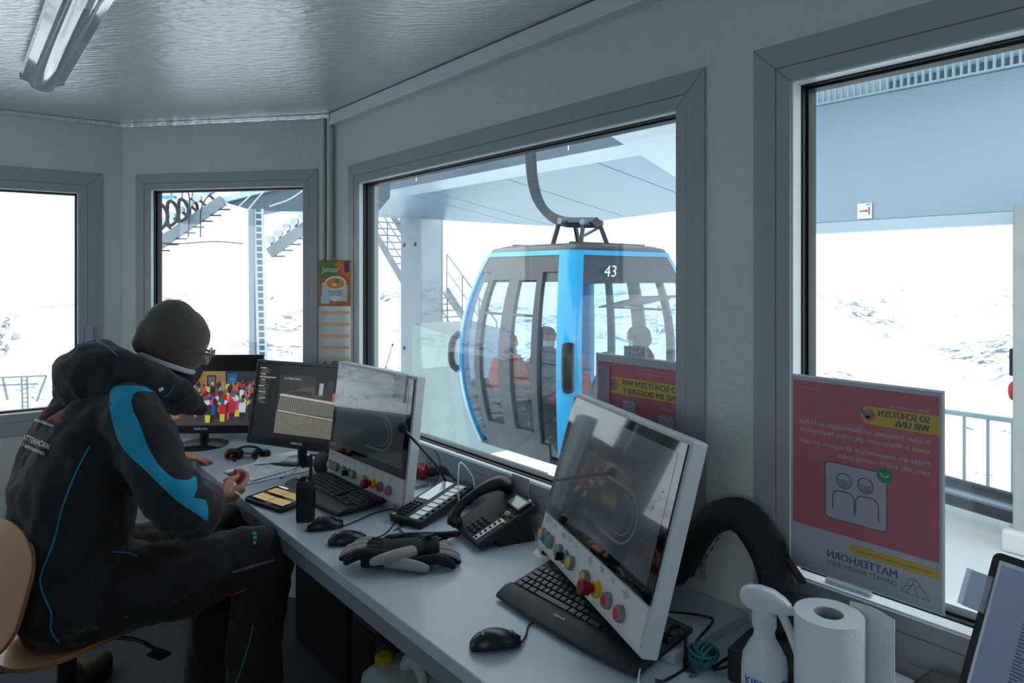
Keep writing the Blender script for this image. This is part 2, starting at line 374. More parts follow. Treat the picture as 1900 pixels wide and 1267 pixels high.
# pale slab at the upper right of the big window + cladding wall over the right window
mb = MB(); q1 = onz(1115,241,3.4); q2 = onz(1262,334,3.4)
mb.prism([(q1.x+(q1.x-q2.x)*.5,q1.y+(q1.y-q2.y)*.5),(q2.x,q2.y),(q2.x-.8,q2.y+1.6),(-1.0,q2.y+1.6),(-1.0,4.4)], 3.4, 3.55)
tag(mb.build('canopy_slab', M_clad_l, smooth=False), 'smooth pale soffit slab in the top right corner of the large window', 'canopy')
e = thing('cladding_wall', 'blue grey metal panel wall seen above eye level through the right window', 'wall panel', (0,6.3,0))
mb = MB(); mb.box(-4.3,.66,0,.1,2.03,3.12); mb.box(.675,3.0,0,.1,2.03,3.12); mb.build('panel', mat('wall_cladding', (146,168,182), .3, metal=.2, var=(.8,.08)), e, smooth=False)
mb = MB(); mb.box(-4.3,3.0,-.02,.16,1.93,2.025); mb.build('bottom_rail', M_clad_l, e, smooth=False)
e = thing('louvre_grille', 'pale vertical louvre bars above the blue grey panel in the right window', 'grille', (0,6.3,3.13))
mb = MB()
for i in range(130): x = -4.3+i*.056; mb.box(x, x+.016, -.03, .0, .012, .9)
mb.build('bars', M_clad_l, e, smooth=False)
mb = MB(); mb.box(-4.3,3.0,-.035,.02,0,.014); mb.box(-4.3,3.0,-.035,.1,.9,.95); mb.build('rails', M_clad_l, e, smooth=False)
e = thing('drive_housing', 'grey machine beam and pale box behind the louvre bars', 'machinery', (-1.2,7.0,3.05))
mb = MB(); mb.box(-1.6,.8,0,.3,.2,.52); mb.box(-.4,0,-.05,0,.30,.42); mb.build('beam', M_galv, e, bevel=.03); 
mb = MB(); mb.cyl((.55,-.08,.45),(.55,0,.45),.06); mb.build('bolt', mat('brass_bolt',(170,130,80),.4,metal=.6), e)
mb = MB(); mb.box(.95,2.0,0,.5,.25,.75); mb.build('box', M_white, e, bevel=.02)
mb = MB(); mb.box(-4.3,4,.45,.55,.1,1.3); mb.build('back_panel', M_steel_d, e, smooth=False)
# red arrow sign
a = P3(1591,378,6.285); b_ = P3(1618,405,6.285); e = thing('arrow_sign', 'small white square sign with a red arrow on the blue grey panel', 'sign', ((a[0]+b_[0])/2,6.285,b_[2]))
w = b_[0]-a[0]; h = a[2]-b_[2]
mb = MB(); mb.box(-w/2,w/2,-.006,.006,0,h); mb.build('plate', mat('sign_white',(235,236,236),.4), e, bevel=.002)
mb = MB(); mb.add([(-w*.34,-.008,h*.46),(w*.1,-.008,h*.46),(w*.1,-.008,h*.38),(w*.26,-.008,h*.5),(w*.1,-.008,h*.62),(w*.1,-.008,h*.54),(-w*.34,-.008,h*.54)],[tuple(range(7))]); mb.build('arrow', mat('sign_red',(200,50,50),.4), e, smooth=False)
mb = MB(); mb.box(w*.3,w*.36,-.009,-.006,h*.25,h*.75); mb.box(w*.15,w*.42,-.009,-.006,h*.88,h*.92); mb.build('bar', M_blk, e, smooth=False)
# right-hand pillar, railing, guide beam
e = thing('concrete_pillar', 'pale concrete pillar at the right edge of the right window', 'pillar', (.78,6.1,PZ))
x0 = P3(1893,700,6.1)[0]; e.location.x = x0+.25
mb = MB(); mb.box(-.25,.35,-.2,.2,0,2.5); mb.build('shaft', mat('pillar_concrete',(150,156,154),.8,var=(6,.15)), e, smooth=False, bevel=.02)
mb = MB(); mb.box(-.30,.4,-.26,.26,0,.16); mb.build('footing', M_conc, e, smooth=False, bevel=.02)
mb = MB(); mb.box(-.29,-.25,-.12,.05,1.25,1.45); mb.build('switch_box', M_blk, e, bevel=.01); mb = MB(); mb.ell((-.27,-.1,1.14),(.03,.03,.07)); mb.build('red_lamp', mat('lamp_red',(190,30,50),.3), e)
e = thing('steel_railing', 'pale blue steel railing with vertical bars outside the right window', 'railing', (0,7.0,PZ))
ra = P3(1820,768,7.0); zt = ra[2]-PZ
mb = MB(); mb.box(-3.5,4,-.025,.025,zt-.04,zt); mb.box(-3.5,4,-.02,.02,.06,.10); mb.build('rail', mat('railing_steel',(150,168,180),.45), e, smooth=False)
for i in range(41):
    mb = MB(); mb.cyl((-3.4+i*.18,0,.08),(-3.4+i*.18,0,zt-.02),.014,n=8); mb.build('baluster', mat('railing_steel',(150,168,180),.45), e)
e = thing('guide_beam', 'dark curved cabin guide beam with a grey stripe beyond the red poster', 'guide rail', (0,0,PZ))
pts = [onz(1755,908,-.2), onz(1830,929,-.2), onz(1905,950,-.2)]; pts = [pts[0]*3.4-pts[1]*2.4]+pts+[pts[2]*3-pts[1]*2]
pts = [p-Vector((0,0,PZ)) for p in pts]
c = bez(pts, 6)
mb = MB(); mb.tube(c, .115, n=12, flat=1.0); mb.build('beam', M_steel_d, e)
mb = MB(); mb.tube([p+Vector((-.03,-.10,.03)) for p in c], .028, n=8); mb.build('stripe', M_galv, e)
for k in (3, 20):
    p = c[k]; mb = MB(); mb.box(p.x-.04,p.x+.04,p.y-.04,p.y+.04,0,p.z); mb.build('post', M_galv, e)
# big steel column, concrete pier and stairs behind the large window
cd = 13.3; p0 = Vector(P3(746,600,cd)); p1 = Vector(P3(782,600,cd)); wc = p1.x-p0.x
e = thing('steel_column', 'tall pale steel column standing under the canopy, left of the gondola', 'column', (p0.x,cd,-6))
mb = MB(); mb.box(0,wc,-.05,.0,0,9.72); mb.box(0,wc,.9,.95,0,9.62); mb.box(wc-.06,wc-.02,0,.9,0,9.6); mb.box(wc*.45,wc*.5,0,.9,0,9.6); mb.build('shaft', mat('column_grey',(128,142,150),.5,var=(1,.1)), e, smooth=False)
for y in (455, 645):
    z = P3(750,y,cd)[2]+6
    for k in (.18,.75): mb = MB(); mb.cyl((wc*k,-.08,z),(wc*k,-.04,z),.07,n=10); mb.build('bolt', M_steel_d, e)
e = thing('concrete_pier', 'grey green concrete wall block below the steel stairs', 'wall', (0,0,0))
mb = MB(); q = [P3(765,600,12.2),P3(840,625,12.2),P3(872,850,12.2),P3(765,850,12.2)]
mb.add(q+[(x,y+2.5,z) for x,y,z in q], [(0,3,2,1),(4,5,6,7),(0,1,5,4),(1,2,6,5),(2,3,7,6),(3,0,4,7)]); mb.build('block', mat('pier_grey',(142,160,162),.8,var=(1,.12)), e, smooth=False)
def stair(lab, a0, a1, b0, b1, d, wdt, n, rails):
    e = thing('metal_stairs', lab, 'stairs', P3(a1[0],a1[1],d)); o = Vector(e.location)
    A0, A1, B0, B1 = [Vector(P3(p[0],p[1],d))-o for p in (a0,a1,b0,b1)]
    for off in (0, wdt):
        v = Vector((0,off,0)); mb = MB(); mb.bar(A0+v, A1+v, .06, .34); mb.build('stringer', M_galv, e, smooth=False)
    for i in range(n):
        p = A0.lerp(A1, (i+.5)/n); mb = MB(); mb.box(p.x-.16,p.x+.16,.03,wdt-.03,p.z+.05,p.z+.10); mb.build('tread', M_galv, e, smooth=False)
    for off in (0, wdt):
        v = Vector((0,off,0)); mb = MB()
        mb.tube([B0+v, B1+v], .035, n=8); mb.tube([B0.lerp(A0,.45)+v, B1.lerp(A1,.45)+v], .025, n=8)
        for k in range(4): f_ = k/3; mb.tube([A0.lerp(A1,f_)+v, B0.lerp(B1,f_)+v], .03, n=8)
        mb.build('handrail', M_galv, e)
    return e
stair('upper flight of grey steel stairs left of the tall column', (660,372),(752,528),(660,322),(752,462), 14.6, 1.5, 12, 1)
stair('lower flight of steel stairs with white handrails right of the column', (772,540),(862,690),(772,470),(862,600), 14.6, 1.5, 12, 1)
# ladder mast, sheave trains and canopy wing behind the small window
def Q(px, py, Y): return at(px, py, Y)
YL = 13.0
e = thing('ladder_mast', 'tall steel mast with a caged ladder in the small window', 'mast', tuple(Q(478,700,YL))); o = Vector(e.location)
r_ = CT; up = Vector((0,0,1)); mb = MB()
base = Q(470,720,YL)-o; top = Q(468,388,YL)-o; mb.bar(base, top, .10, .14, up=CF); mb.build('pole', mat('mast_grey',(120,134,146),.5), e, smooth=False)
for dx in (476, 491):
    mb = MB(); mb.bar(Q(dx+5,720,YL)-o, Q(dx-4,388,YL)-o, .035, .05, up=CF); mb.build('ladder_rail', M_clad_l, e, smooth=False)
for i in range(26):
    y = 395+i*12.2; k = (y-388)/332*9-4; mb = MB(); mb.bar(Q(476+k,y,YL)-o, Q(491+k,y,YL)-o, .03, .03); mb.build('rung', M_clad_l, e, smooth=False)
mb = MB(); mb.bar(Q(484,720,YL+.5)-o, Q(478,388,YL+.5)-o, .16, .08, up=CF); mb.build('backing', M_clad_d, e, smooth=False)
def sheaves(lab, p, q, n, Y, side=1):
    A, B = Q(*p, Y), Q(*q, Y); e = thing('sheave_train', lab, 'pulley assembly', tuple(B)); A = A-B; B = Vector()
    mb = MB(); mb.bar(A, B, .10, .22); mb.build('beam', M_galv, e, smooth=False)
    nrm = (B-A).normalized().cross(CF).normalized()
    if nrm.z < 0: nrm = -nrm
    for i in range(n):
        c = A.lerp(B, (i+.5)/n); 
        m2 = MB(); m2.bar(c-nrm*.02, c+nrm*.26-CT*.10*side, .04, .05); m2.bar(c-CT*.14-nrm*.15, c+CT*.14-nrm*.15, .04, .03); m2.build('bracket', M_steel_d, e, smooth=False)
        m3 = MB(); cc = c+nrm*.28-CT*.10*side; m3.cyl(cc-CF*.05, cc+CF*.05, .085, n=14); m3.build('roller', M_clad_l, e)
    return e
sheaves('diagonal roller beam rising to the right in the small window', (270,470),(414,372), 9, 14)
sheaves('short roller beam at the right side of the small window', (500,470),(575,415), 5, 14, -1)
for i, (x, y, rr) in enumerate(((298,402,.24),(318,396,.24),(338,390,.22),(357,386,.18))):
    c = Q(x, y, 13.0+.4*i); e = thing('cable_loop', 'grey cable reel ring hanging above the diagonal roller beam', 'ring', tuple(c), group='cable rings above the roller beam')
    mb = MB(); mb.tube([(CT*math.cos(t)*rr*.45+Vector((0,0,math.sin(t)*rr))+CF*.05*math.cos(t*2)) for t in [k*2*math.pi/24 for k in range(24)]], .035, n=8, closed=True); mb.build('hoop', M_steel_d, e)
    mb = MB(); mb.bar(Vector((0,0,rr)), Vector((0,0,rr+.35)), .03, .03); mb.build('hanger', M_galv, e, smooth=False)
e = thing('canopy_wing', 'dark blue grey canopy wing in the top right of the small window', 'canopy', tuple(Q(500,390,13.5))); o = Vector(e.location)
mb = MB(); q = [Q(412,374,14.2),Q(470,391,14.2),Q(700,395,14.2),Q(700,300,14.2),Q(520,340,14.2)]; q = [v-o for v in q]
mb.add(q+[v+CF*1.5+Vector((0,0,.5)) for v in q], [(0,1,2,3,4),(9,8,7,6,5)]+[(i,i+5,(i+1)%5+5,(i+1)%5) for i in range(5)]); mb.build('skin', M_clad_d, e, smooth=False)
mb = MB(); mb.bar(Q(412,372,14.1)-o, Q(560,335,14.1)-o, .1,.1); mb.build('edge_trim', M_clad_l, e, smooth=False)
for i, (p, q, lb) in enumerate((((285,362),(330,368),'pale blue rope'),)):
    e = thing('blue_beam', 'bright blue steel beam end in the top left of the small window', 'beam', tuple(Q(270,366,12))); o = Vector(e.location)
    mb = MB(); mb.bar(Vector(), Q(326,366,12)-o, .1, .055); mb.build('beam', M_blue, e, smooth=False); mb = MB(); mb.bar(Q(294,366,12)-o, Q(296,345,12)-o, .05,.05); mb.build('post', M_blue, e, smooth=False)
for i, (pts, lb) in enumerate(([[(285,330),(345,352),(351,395),(349,440)],'thin dark cable drooping at the left of the small window'],[[(372,440),(374,385),(395,358),(440,340)],'thin dark cable curving up beside the left roller beam'],
        [[(450,452),(400,448),(330,452),(285,450)],'thin nearly level wire crossing the small window'],[[(440,386),(475,352),(492,330)],'pale cable in front of the dark canopy wing, left one'],[[(458,392),(485,360),(520,328)],'pale cable in front of the dark canopy wing, middle one'],[[(500,383),(540,368),(580,340)],'pale cable in front of the dark canopy wing, right one'])):
    P = [Q(x,y,11.5) for x,y in pts]; mb = MB(); mb.tube([p-P[0] for p in bez(P,6)], .012, n=6)
    o = mb.build('cable', M_clad_l if 'pale' in lb else M_steel_d, loc=P[0]); tag(o, lb, 'cable')
# distant gantry seen through the left window
e = thing('distant_gantry', 'faint steel gantry with railing far below in the left window', 'gantry', tuple(Q(30,760,26))); o = Vector(e.location)
mb = MB()
for a_, b_ in (((-40,702),(86,697)),((-40,716),(70,712)),((86,697),(68,745)),((40,700),(42,760)),((50,700),(52,760)),((5,702),(14,742)),((-20,702),(-10,750))): mb.bar(Q(*a_,26)-o, Q(*b_,26)-o, .06, .06)
for k in range(7): mb.bar(Q(40,706+k*8,26)-o, Q(52,706+k*8,26)-o, .04, .04)
mb.build('frame', M_galv, e, smooth=False)
# ================================================================ GONDOLA AND ITS PASSENGERS
def blob(name, parts, m, parent, vox=.02, smooth=4, fac=.5, extra=None, bump=None, loc=None):
    """one continuous surface grown from overlapping limbs: ('t', pts, radii) or ('e', centre, radii[, matrix])"""
    mb = MB()
    for p in parts:
        if p[0] == 't':
            c = [Vector(x) for x in p[1]]; rr = p[2] if isinstance(p[2], (list, tuple)) else [p[2]]*len(c); fl = p[3] if len(p) > 3 else 1
            if len(c) > 2:
                n = 5; cc = bez(c, n); r2 = []
                for i in range(len(c)-1): r2 += [rr[i]+(rr[i+1]-rr[i])*k/n for k in range(n)]
                r2.append(rr[-1])
            else: cc, r2 = c, rr
            mb.tube(cc, r2, n=16, flat=fl, up=(p[4] if len(p) > 4 else None)); 
            if fl == 1: mb.ell(cc[0], r2[0], 14, 8); mb.ell(cc[-1], r2[-1], 14, 8)
        elif p[0] == 'e':
            if len(p) > 3: mb.M = p[3]
            mb.ell(p[1], p[2], 22, 14); mb.M = Matrix()
    o = mb.build(name, m, parent, ang=180)
    r = o.modifiers.new('r', 'REMESH'); r.mode = 'VOXEL'; r.voxel_size = vox; r.use_smooth_shade = True
    s = o.modifiers.new('s', 'SMOOTH'); s.iterations = smooth; s.factor = fac
    if extra: extra(o)
    baked(o)
    for p in o.data.polygons: p.use_smooth = True
    return o
M_skin = mat('skin', (196,140,120), .5, var=(20,.06))
M_lens = mat('goggle_lens', (200,90,40), .1, metal=.6)
GX, GY, GZ0, GZ1 = -6.56, 6.57, -.70, 1.90
cabin = thing('gondola_cabin', 'bright blue glazed gondola cabin number 43 hanging outside the large window', 'gondola', (GX, GY, GZ0))
cabin.scale = (1, 1.15, 1); HH = GZ1-GZ0; RC = .17
def Hf(z): return .80+.30*max(0, 1-((z-1.16)/1.45)**2)
def face(fi, u, z, off=0):      # fi 0:-d 1:+s 2:+d 3:-s ; u along face in -1..1
    H = Hf(z)+off; a = (Hf(z)-RC)*u; x, y = a, -H
    for _ in range(fi): x, y = -y, x
    return Vector((x, y, z))
def corner(ci, t, z, off=0):    # ci between face ci and ci+1
    H = Hf(z); a = R(-90+90*t); x = (H-RC)+(RC+off)*math.cos(a); y = -(H-RC)+(RC+off)*math.sin(a)
    for _ in range(ci): x, y = -y, x
    return Vector((x, y, z))
def shell(name, mp, fn, us, zs, th, parent):
    mb = MB(); nu, nz_ = len(us), len(zs)
    for off in (0, -th):
        mb.add([fn(u, z, off) for z in zs for u in us], [((j*nu+i, j*nu+i+1, (j+1)*nu+i+1, (j+1)*nu+i) if off == 0 else (j*nu+i, (j+1)*nu+i, (j+1)*nu+i+1, j*nu+i+1)) for j in range(nz_-1) for i in range(nu-1)])
    k = nu*nz_; 
    for i in range(nu-1): mb.f += [[i, k+i, k+i+1, i+1], [(nz_-1)*nu+i, (nz_-1)*nu+i+1, k+(nz_-1)*nu+i+1, k+(nz_-1)*nu+i]]; mb.m += [0, 0]
    for j in range(nz_-1): mb.f += [[j*nu, (j+1)*nu, k+(j+1)*nu, k+j*nu], [j*nu+nu-1, k+j*nu+nu-1, k+(j+1)*nu+nu-1, (j+1)*nu+nu-1]]; mb.m += [0, 0]
    return mb.build(name, mp, parent, ang=50)
def lin(a, b, n): return [a+(b-a)*i/n for i in range(n+1)]
M_cglass = thin_glass('cabin_glass', (.80,.87,.93), 1.5)
M_dgrey = mat('cabin_dark_grey', (58,62,68), .35, coat=.2)
ZB, ZT = .24, 2.28
for c in range(4):
    shell('corner_post', M_blue, lambda u, z, o, c=c: corner(c, u, z, o+.02), lin(0,1,6), lin(.02,HH-.06,18), .07, cabin)
for fi in range(4):
    shell('roof_rim', M_blue, lambda u, z, o, fi=fi: face(fi, u, z, o+.02), lin(-1,1,2), lin(ZT+.20,HH-.06,3), .06, cabin)
    if fi in (1, 3):
        shell('window_pane', M_cglass, lambda u, z, o, fi=fi: face(fi, u, z, o), lin(-1,1,4), lin(.80,2.14,12), .012, cabin)
        shell('header_panel', M_dgrey, lambda u, z, o, fi=fi: face(fi, u, z, o+.012), lin(-1,1,4), lin(2.14,ZT+.20,4), .03, cabin)
        shell('lower_panel', M_dgrey, lambda u, z, o, fi=fi: face(fi, u, z, o+.012), lin(-1,1,4), lin(.12,.80,5), .03, cabin)
        shell('sill_strip', M_blue, lambda u, z, o, fi=fi: face(fi, u, z, o+.02), lin(-1,1,2), lin(.02,.12,1), .03, cabin)
    else:
        shell('header_panel', M_dgrey, lambda u, z, o, fi=fi: face(fi, u, z, o+.012), lin(-1,1,4), lin(ZT,ZT+.20,2), .03, cabin)
        shell('skirt_panel', M_dgrey, lambda u, z, o, fi=fi: face(fi, u, z, o+.014), lin(-.8,.8,4), lin(.0,ZB,2), .04, cabin)
        for s_ in (-1, 1):
            shell('side_glass', M_cglass, lambda u, z, o, fi=fi: face(fi, u, z, o), lin(min(s_*.66,s_), max(s_*.66,s_), 2), lin(.1,ZT,14), .012, cabin)
            d = shell('door', M_cglass, lambda u, z, o, fi=fi: face(fi, u, z, o), lin(min(0,s_*.66), max(0,s_*.66), 3), lin(ZB,ZT,14), .012, cabin)
            for (u0, u1) in ((0, .12), (.54, .66)):
                shell('door_stile', M_dgrey, lambda u, z, o, fi=fi: face(fi, u, z, o+.03), lin(min(s_*u0,s_*u1), max(s_*u0,s_*u1), 2), lin(ZB,ZT,16), .05, d)
            for (z0, z1) in ((ZB, ZB+.12), (ZT-.10, ZT), (1.74, 1.77)):
                shell('door_rail', M_dgrey, lambda u, z, o, fi=fi: face(fi, u, z, o+.028), lin(min(s_*.12,s_*.54), max(s_*.12,s_*.54), 2), lin(z0,z1,2), .045, d)
mb = MB(); mb.loft([[Vector((x, y, z)) for x, y in rrect(2*h, 2*h, RC)] for h, z in ((Hf(HH)-.02, HH-.075), (Hf(HH)+.03, HH-.06), (Hf(HH)+.0, HH-.01), (Hf(HH)-.12, HH+.03))]); mb.build('roof', M_dgrey, cabin, ang=40)
mb = MB(); mb.loft([[Vector((x, y, z)) for x, y in rrect(2*h, 2*h, RC)] for h, z in ((Hf(0)-.08, -.04), (Hf(0)+.01, 0), (Hf(.05), .05))]); mb.build('floor_pan', M_steel_d, cabin, ang=40)
for y in (-1, 1): mb = MB(); mb.M = Matrix.Translation((0, y*.52, 0)); mb.box(-.72,.72,-.18,.18,.50,.57); mb.box(-.72,.72,y*.16-.04,y*.16+.04,.47,.95) if 0 else None; o = mb
mb = MB(); mb.box(-.78,-.42,-.66,.66,.50,.57); mb.box(-.82,-.76,-.66,.66,.57,1.0); mb.build('bench', M_steel_d, cabin, bevel=.02)
mb = MB(); mb.box(.42,.78,-.66,.66,.50,.57); mb.box(.76,.82,-.66,.66,.57,.85); mb.build('bench', M_steel_d, cabin, bevel=.02)
# number 43, corner bumper, ceiling hatch
mb = MB(); f0 = face(1, -.62, 2.22, .032); mb.text('43', .20, f0, (0,1,0), (0.14,0,1)); mb.build('number', mat('decal_white', (230,235,238), .5), cabin, smooth=False)
for c in (0, 3):
    mb = MB(); pts = [corner(c, .5, z, o) for z, o in ((.95,.03),(1.03,.10),(1.18,.115),(1.36,.10),(1.46,.03))]; mb.tube(bez(pts, 5), .065, n=8, flat=.7); mb.build('corner_bumper', M_blk, cabin)
for x in (-.55, .55):
    mb = MB(); mb.bar((x,-.6,HH+.03),(x,.6,HH+.03),.05,.05); mb.build('roof_rail', M_steel_d, cabin, smooth=False)
# hanger: curved arm, roof frame
def L(v): w = Vector(v)-Vector(cabin.location); w.y /= 1.15; return w
arm = [L(ony(x, y, GY)) for x, y in ((975,150),(980,230),(984,280),(988,330),(998,370),(1018,398),(1045,411),(1075,413),(1108,413))]
mb = MB(); mb.tube(bez(arm, 6), .075, n=4, up=(0,1,0), flat=1.3); mb.build('hanger_arm', M_steel_d, cabin, ang=60, bevel=.01)
for x, y in ((1056,411),(1098,413)):
    p = L(ony(x, y, GY)); mb = MB(); mb.cyl(p-Vector((0,.16,0)), p+Vector((0,.16,0)), .045 if x > 1000 else .02, n=14); mb.build('hanger_bolt', M_galv, cabin)
for (x, y) in ((1052,418),(1098,418)):
    p = L(ony(x, y, GY))
    for dy in (-.14, .14):
        mb = MB(); mb.bar(p+Vector((0,dy,0)), Vector((p.x+(.05 if x > 1070 else -.02), dy*1.6, HH+.03)), .04, .05); mb.build('hanger_leg', M_steel_d, cabin, smooth=False)
p, q = L(ony(1060,440,GY)), L(ony(1100,418,GY)); mb = MB(); mb.bar(p+Vector((0,.15,0)), q+Vector((0,.15,0)), .03, .03); mb.build('hanger_brace', M_galv, cabin, smooth=False)
# folded ski rack flap at far end
mb = MB(); mb.M = Matrix.Translation((.45,.55,1.86)) @ Matrix.Rotation(R(-12),4,'Y'); mb.box(-.3,.45,-.35,.35,0,.02); mb.build('ceiling_flap', M_steel_d, cabin, smooth=False)

def rider(lab, loc, rz, jack, trou, helm, gog=None, sc=1, lean=0, arms=1):
    e = thing('person', lab, 'person', loc, rz); e.scale = (sc, sc, sc)      # faces local +y, seated, z=0 at seat
    body = [('t', [(0,0,.10),(0,lean*.3,.35),(0,lean,.52)], [.13,.14,.12]), ('t', [(0,lean,.52),(0,lean+.02,.66)], [.06,.06]), ('e', (0,lean+.03,.76), (.085,.10,.12))]
    for s in (-1, 1):
        body += [('t', [(s*.16,lean,.50),(s*.24,lean+.06,.28),(s*.17,lean+.28,.20)], [.055,.045,.035]), ('t', [(s*.17,lean+.28,.20),(s*.15,lean+.36,.19)], [.03,.035]),
                 ('t', [(s*.10,.02,.10),(s*.13,.42,.12),(s*.13,.42,-.30)], [.085,.065,.05]), ('t', [(s*.13,.40,-.34),(s*.13,.54,-.36)], [.05,.04])]
    blob('body', body, M_skin, e, .03)
    j = [('t', [(0,0,.10),(0,lean*.3,.35),(0,lean,.53)], [.18,.19,.16]), ('t', [(-.15,lean,.53),(.15,lean,.53)], .085), ('t', [(0,lean,.58),(0,lean+.01,.64)], [.09,.085])]
    for s in (-1, 1): j += [('t', [(s*.18,lean,.51),(s*.26,lean+.06,.28),(s*.18,lean+.28,.20)], [.085,.075,.06])]
    blob('jacket', j, jack, e, .028)
    tr = [('t', [(-.08,0,.08),(.08,0,.08)], .14)]
    for s in (-1, 1): tr += [('t', [(s*.10,.02,.09),(s*.13,.42,.12),(s*.13,.44,-.28)], [.125,.095,.085])]
    blob('trousers', tr, trou, e, .03)
    for s in (-1, 1): blob('boot', [('t', [(s*.13,.42,-.28),(s*.13,.44,-.36)], .07), ('t', [(s*.13,.42,-.37),(s*.13,.60,-.38)], [.06,.05])], M_blk, e, .03)
    for s in (-1, 1): blob('glove', [('e', (s*.15,lean+.35,.19), (.045,.06,.04)), ('t', [(s*.15,lean+.36,.19),(s*.10,lean+.42,.20)], .025)], M_blk, e, .02)
    h = blob('helmet', [('e', (0,lean+.015,.80), (.125,.145,.12)), ('e', (0,lean-.03,.74), (.12,.11,.11))], helm, e, .02)
    if gog:
        mb = MB(); mb.M = Matrix.Translation((0,lean+.03,.775)); mb.grid(lambda u, v: (math.cos(R(25+130*u))*.122, math.sin(R(25+130*u))*.135, (v-.5)*.075), 10, 4); mb.M = Matrix()
        o = mb.build('goggles', gog, e); sm = o.modifiers.new('t', 'SOLIDIFY'); sm.thickness = .02
    mb = MB(); mb.M = Matrix.Translation((0,lean+.03,.70)); mb.grid(lambda u, v: (math.cos(R(10+160*u))*.098, math.sin(R(10+160*u))*.115, (v-.5)*.09), 10, 4); o = mb.build('face_mask', mat('mask_cloth',(205,210,215),.8), e); sm = o.modifiers.new('t','SOLIDIFY'); sm.thickness = .012
    return e
J = lambda n, c: mat(n, c, .75, bump=(12, .5), var=(6, .12))
seat = GZ0+.56
rider('skier in an orange jacket seated by the gondola door', (-7.14, 5.80, seat), R(-90), J('jacket_orange',(226,72,40)), J('trousers_black',(28,30,34)), J('beanie_navy',(36,44,60)), M_lens, 1.0)
rider('skier in a dark blue jacket sitting left of the ski tips in the gondola', (-7.14, 6.50, seat), R(-90), J('jacket_blue',(38,62,104)), J('trousers_black',(28,30,34)), J('beanie_navy',(36,44,60)), M_lens, 1.05)
rider('child in a red jacket and red helmet beside the blue corner post', (-5.88, 5.84, seat-.02), R(90), J('jacket_red',(176,26,40)), J('trousers_black',(28,30,34)), J('helmet_red',(200,30,30)), mat('goggle_dark',(40,40,50),.1), .86)
rider('small child with orange mirrored goggles inside the gondola', (-5.90, 6.42, seat-.04), R(90), J('jacket_darkgrey',(44,48,56)), J('trousers_black',(28,30,34)), J('helmet_black',(26,26,30)), M_lens, .82)
rider('adult in a black helmet and dark jacket behind the child with goggles', (-5.90, 7.06, seat), R(100), J('jacket_black',(30,34,42)), J('trousers_black',(28,30,34)), J('helmet_black',(26,26,30)), mat('goggle_pink',(200,60,100),.15), 1.12)
def ski(lab, p, lean, col, grp):
    e = thing('ski', lab, 'ski', p, 0, grp)
    mb = MB(); pr = [(-.045,0,0),(-.04,0,.6),(-.045,0,1.2),(-.055,.0,1.42),(-.03,.05,1.54),(0,.07,1.57)]
    ring = [Vector((a,b,c)) for a,b,c in pr]+[Vector((-a,b,c)) for a,b,c in pr[::-1][1:]]
    mb.add(ring+[v+Vector((0,.014,0)) for v in ring], [tuple(range(11)), tuple(range(11,22))[::-1]]+[(i,i+11,(i+1)%11+11,(i+1)%11) for i in range(11)]); mb.build('blade', col, e, smooth=False)
    mb = MB(); mb.box(-.04,.04,.014,.06,.55,.85); mb.build('binding', M_blk, e, bevel=.01); e.rotation_euler = (lean, 0, R(60)); return e
G_ = mat('ski_green', (130,170,70), .3); 
ski('green ski standing upright by the left seats in the gondola', (-6.30, 6.05, GZ0+.06), R(-2), G_, None)
ski('green ski tip standing beside the red helmeted child', (-6.05, 6.08, GZ0+.06), R(-3), mat('ski_dark',(60,66,60),.3), None)
# boarding gate next to the cabin and floor plate
e = thing('boarding_gate', 'pale blue metal barrier with white slats at the foot of the gondola', 'barrier', (0,3.5,PZ)); a = Vector(P3(940,872,3.5)); b_ = Vector(P3(1060,838,3.5)); z0 = PZ
mb = MB(); mb.bar(Vector((a.x-.4,0,a.z-z0)), Vector((b_.x+.6,0,a.z-z0)), .07, .07); mb.build('top_rail', M_galv, e, smooth=False)
for i in range(9): x = a.x-.35+i*.22; mb = MB(); mb.box(x,x+.10,-.02,.02,.0,a.z-z0-.03); mb.build('slat', M_clad_l, e, smooth=False)
e = tag(MB().box(-7.2,-5.0,4.35,4.58,PZ+.002,PZ+.03).build('tread_plate', M_galv, smooth=False), 'flat steel tread plate lying on the platform edge under the gondola door', 'plate')
# ================================================================ DESK AND FITTINGS
DZ = .746
M_desk = mat('desk_laminate', (176,192,204), .34, var=(40,.03), coat=.1)
M_dedge = mat('desk_edge', (120,130,140), .45)
M_gm = mat('light_grey_metal', (188,196,202), .4)
M_gpanel = mat('label_strip_grey', (206,209,210), .45)
M_b1 = mat('black_matt', (33,35,39), .55, bump=(150,.1))
M_b2 = mat('black_satin', (20,22,25), .32)
M_b3 = mat('charcoal_keys', (34,37,42), .42)
M_gray = mat('mid_grey', (120,128,136), .5)
M_chrome = mat('chrome', (220,222,225), .12, metal=1)
M_txt = mat('print_white', (228,230,232), .5); M_ink = mat('print_black', (26,28,32), .6)
desk = thing('desk_worktop', 'long pale grey worktop running under the windows beneath the screens', 'desk', (0,.795,0))
poly = [(1.25,0),(-3.088,0),(-3.45,-.27),(-3.86,-.27),(-3.86,-.13),(-3.01,.597),(1.25,.597)]
mb = MB(); mb.prism(poly, DZ-.032, DZ); mb.build('top', M_desk, desk, smooth=False, bevel=.003)
mb = MB(); mb.box(-3.08,1.25,.004,.03,DZ-.075,DZ-.033); mb.build('front_rail', M_dedge, desk, smooth=False)
for x in (-2.98, -.55, 1.1):
    for y in (.06,.52): mb = MB(); mb.box(x-.02,x+.02,y,y+.04,0,DZ-.033); mb.build('leg', M_dedge, desk, smooth=False)
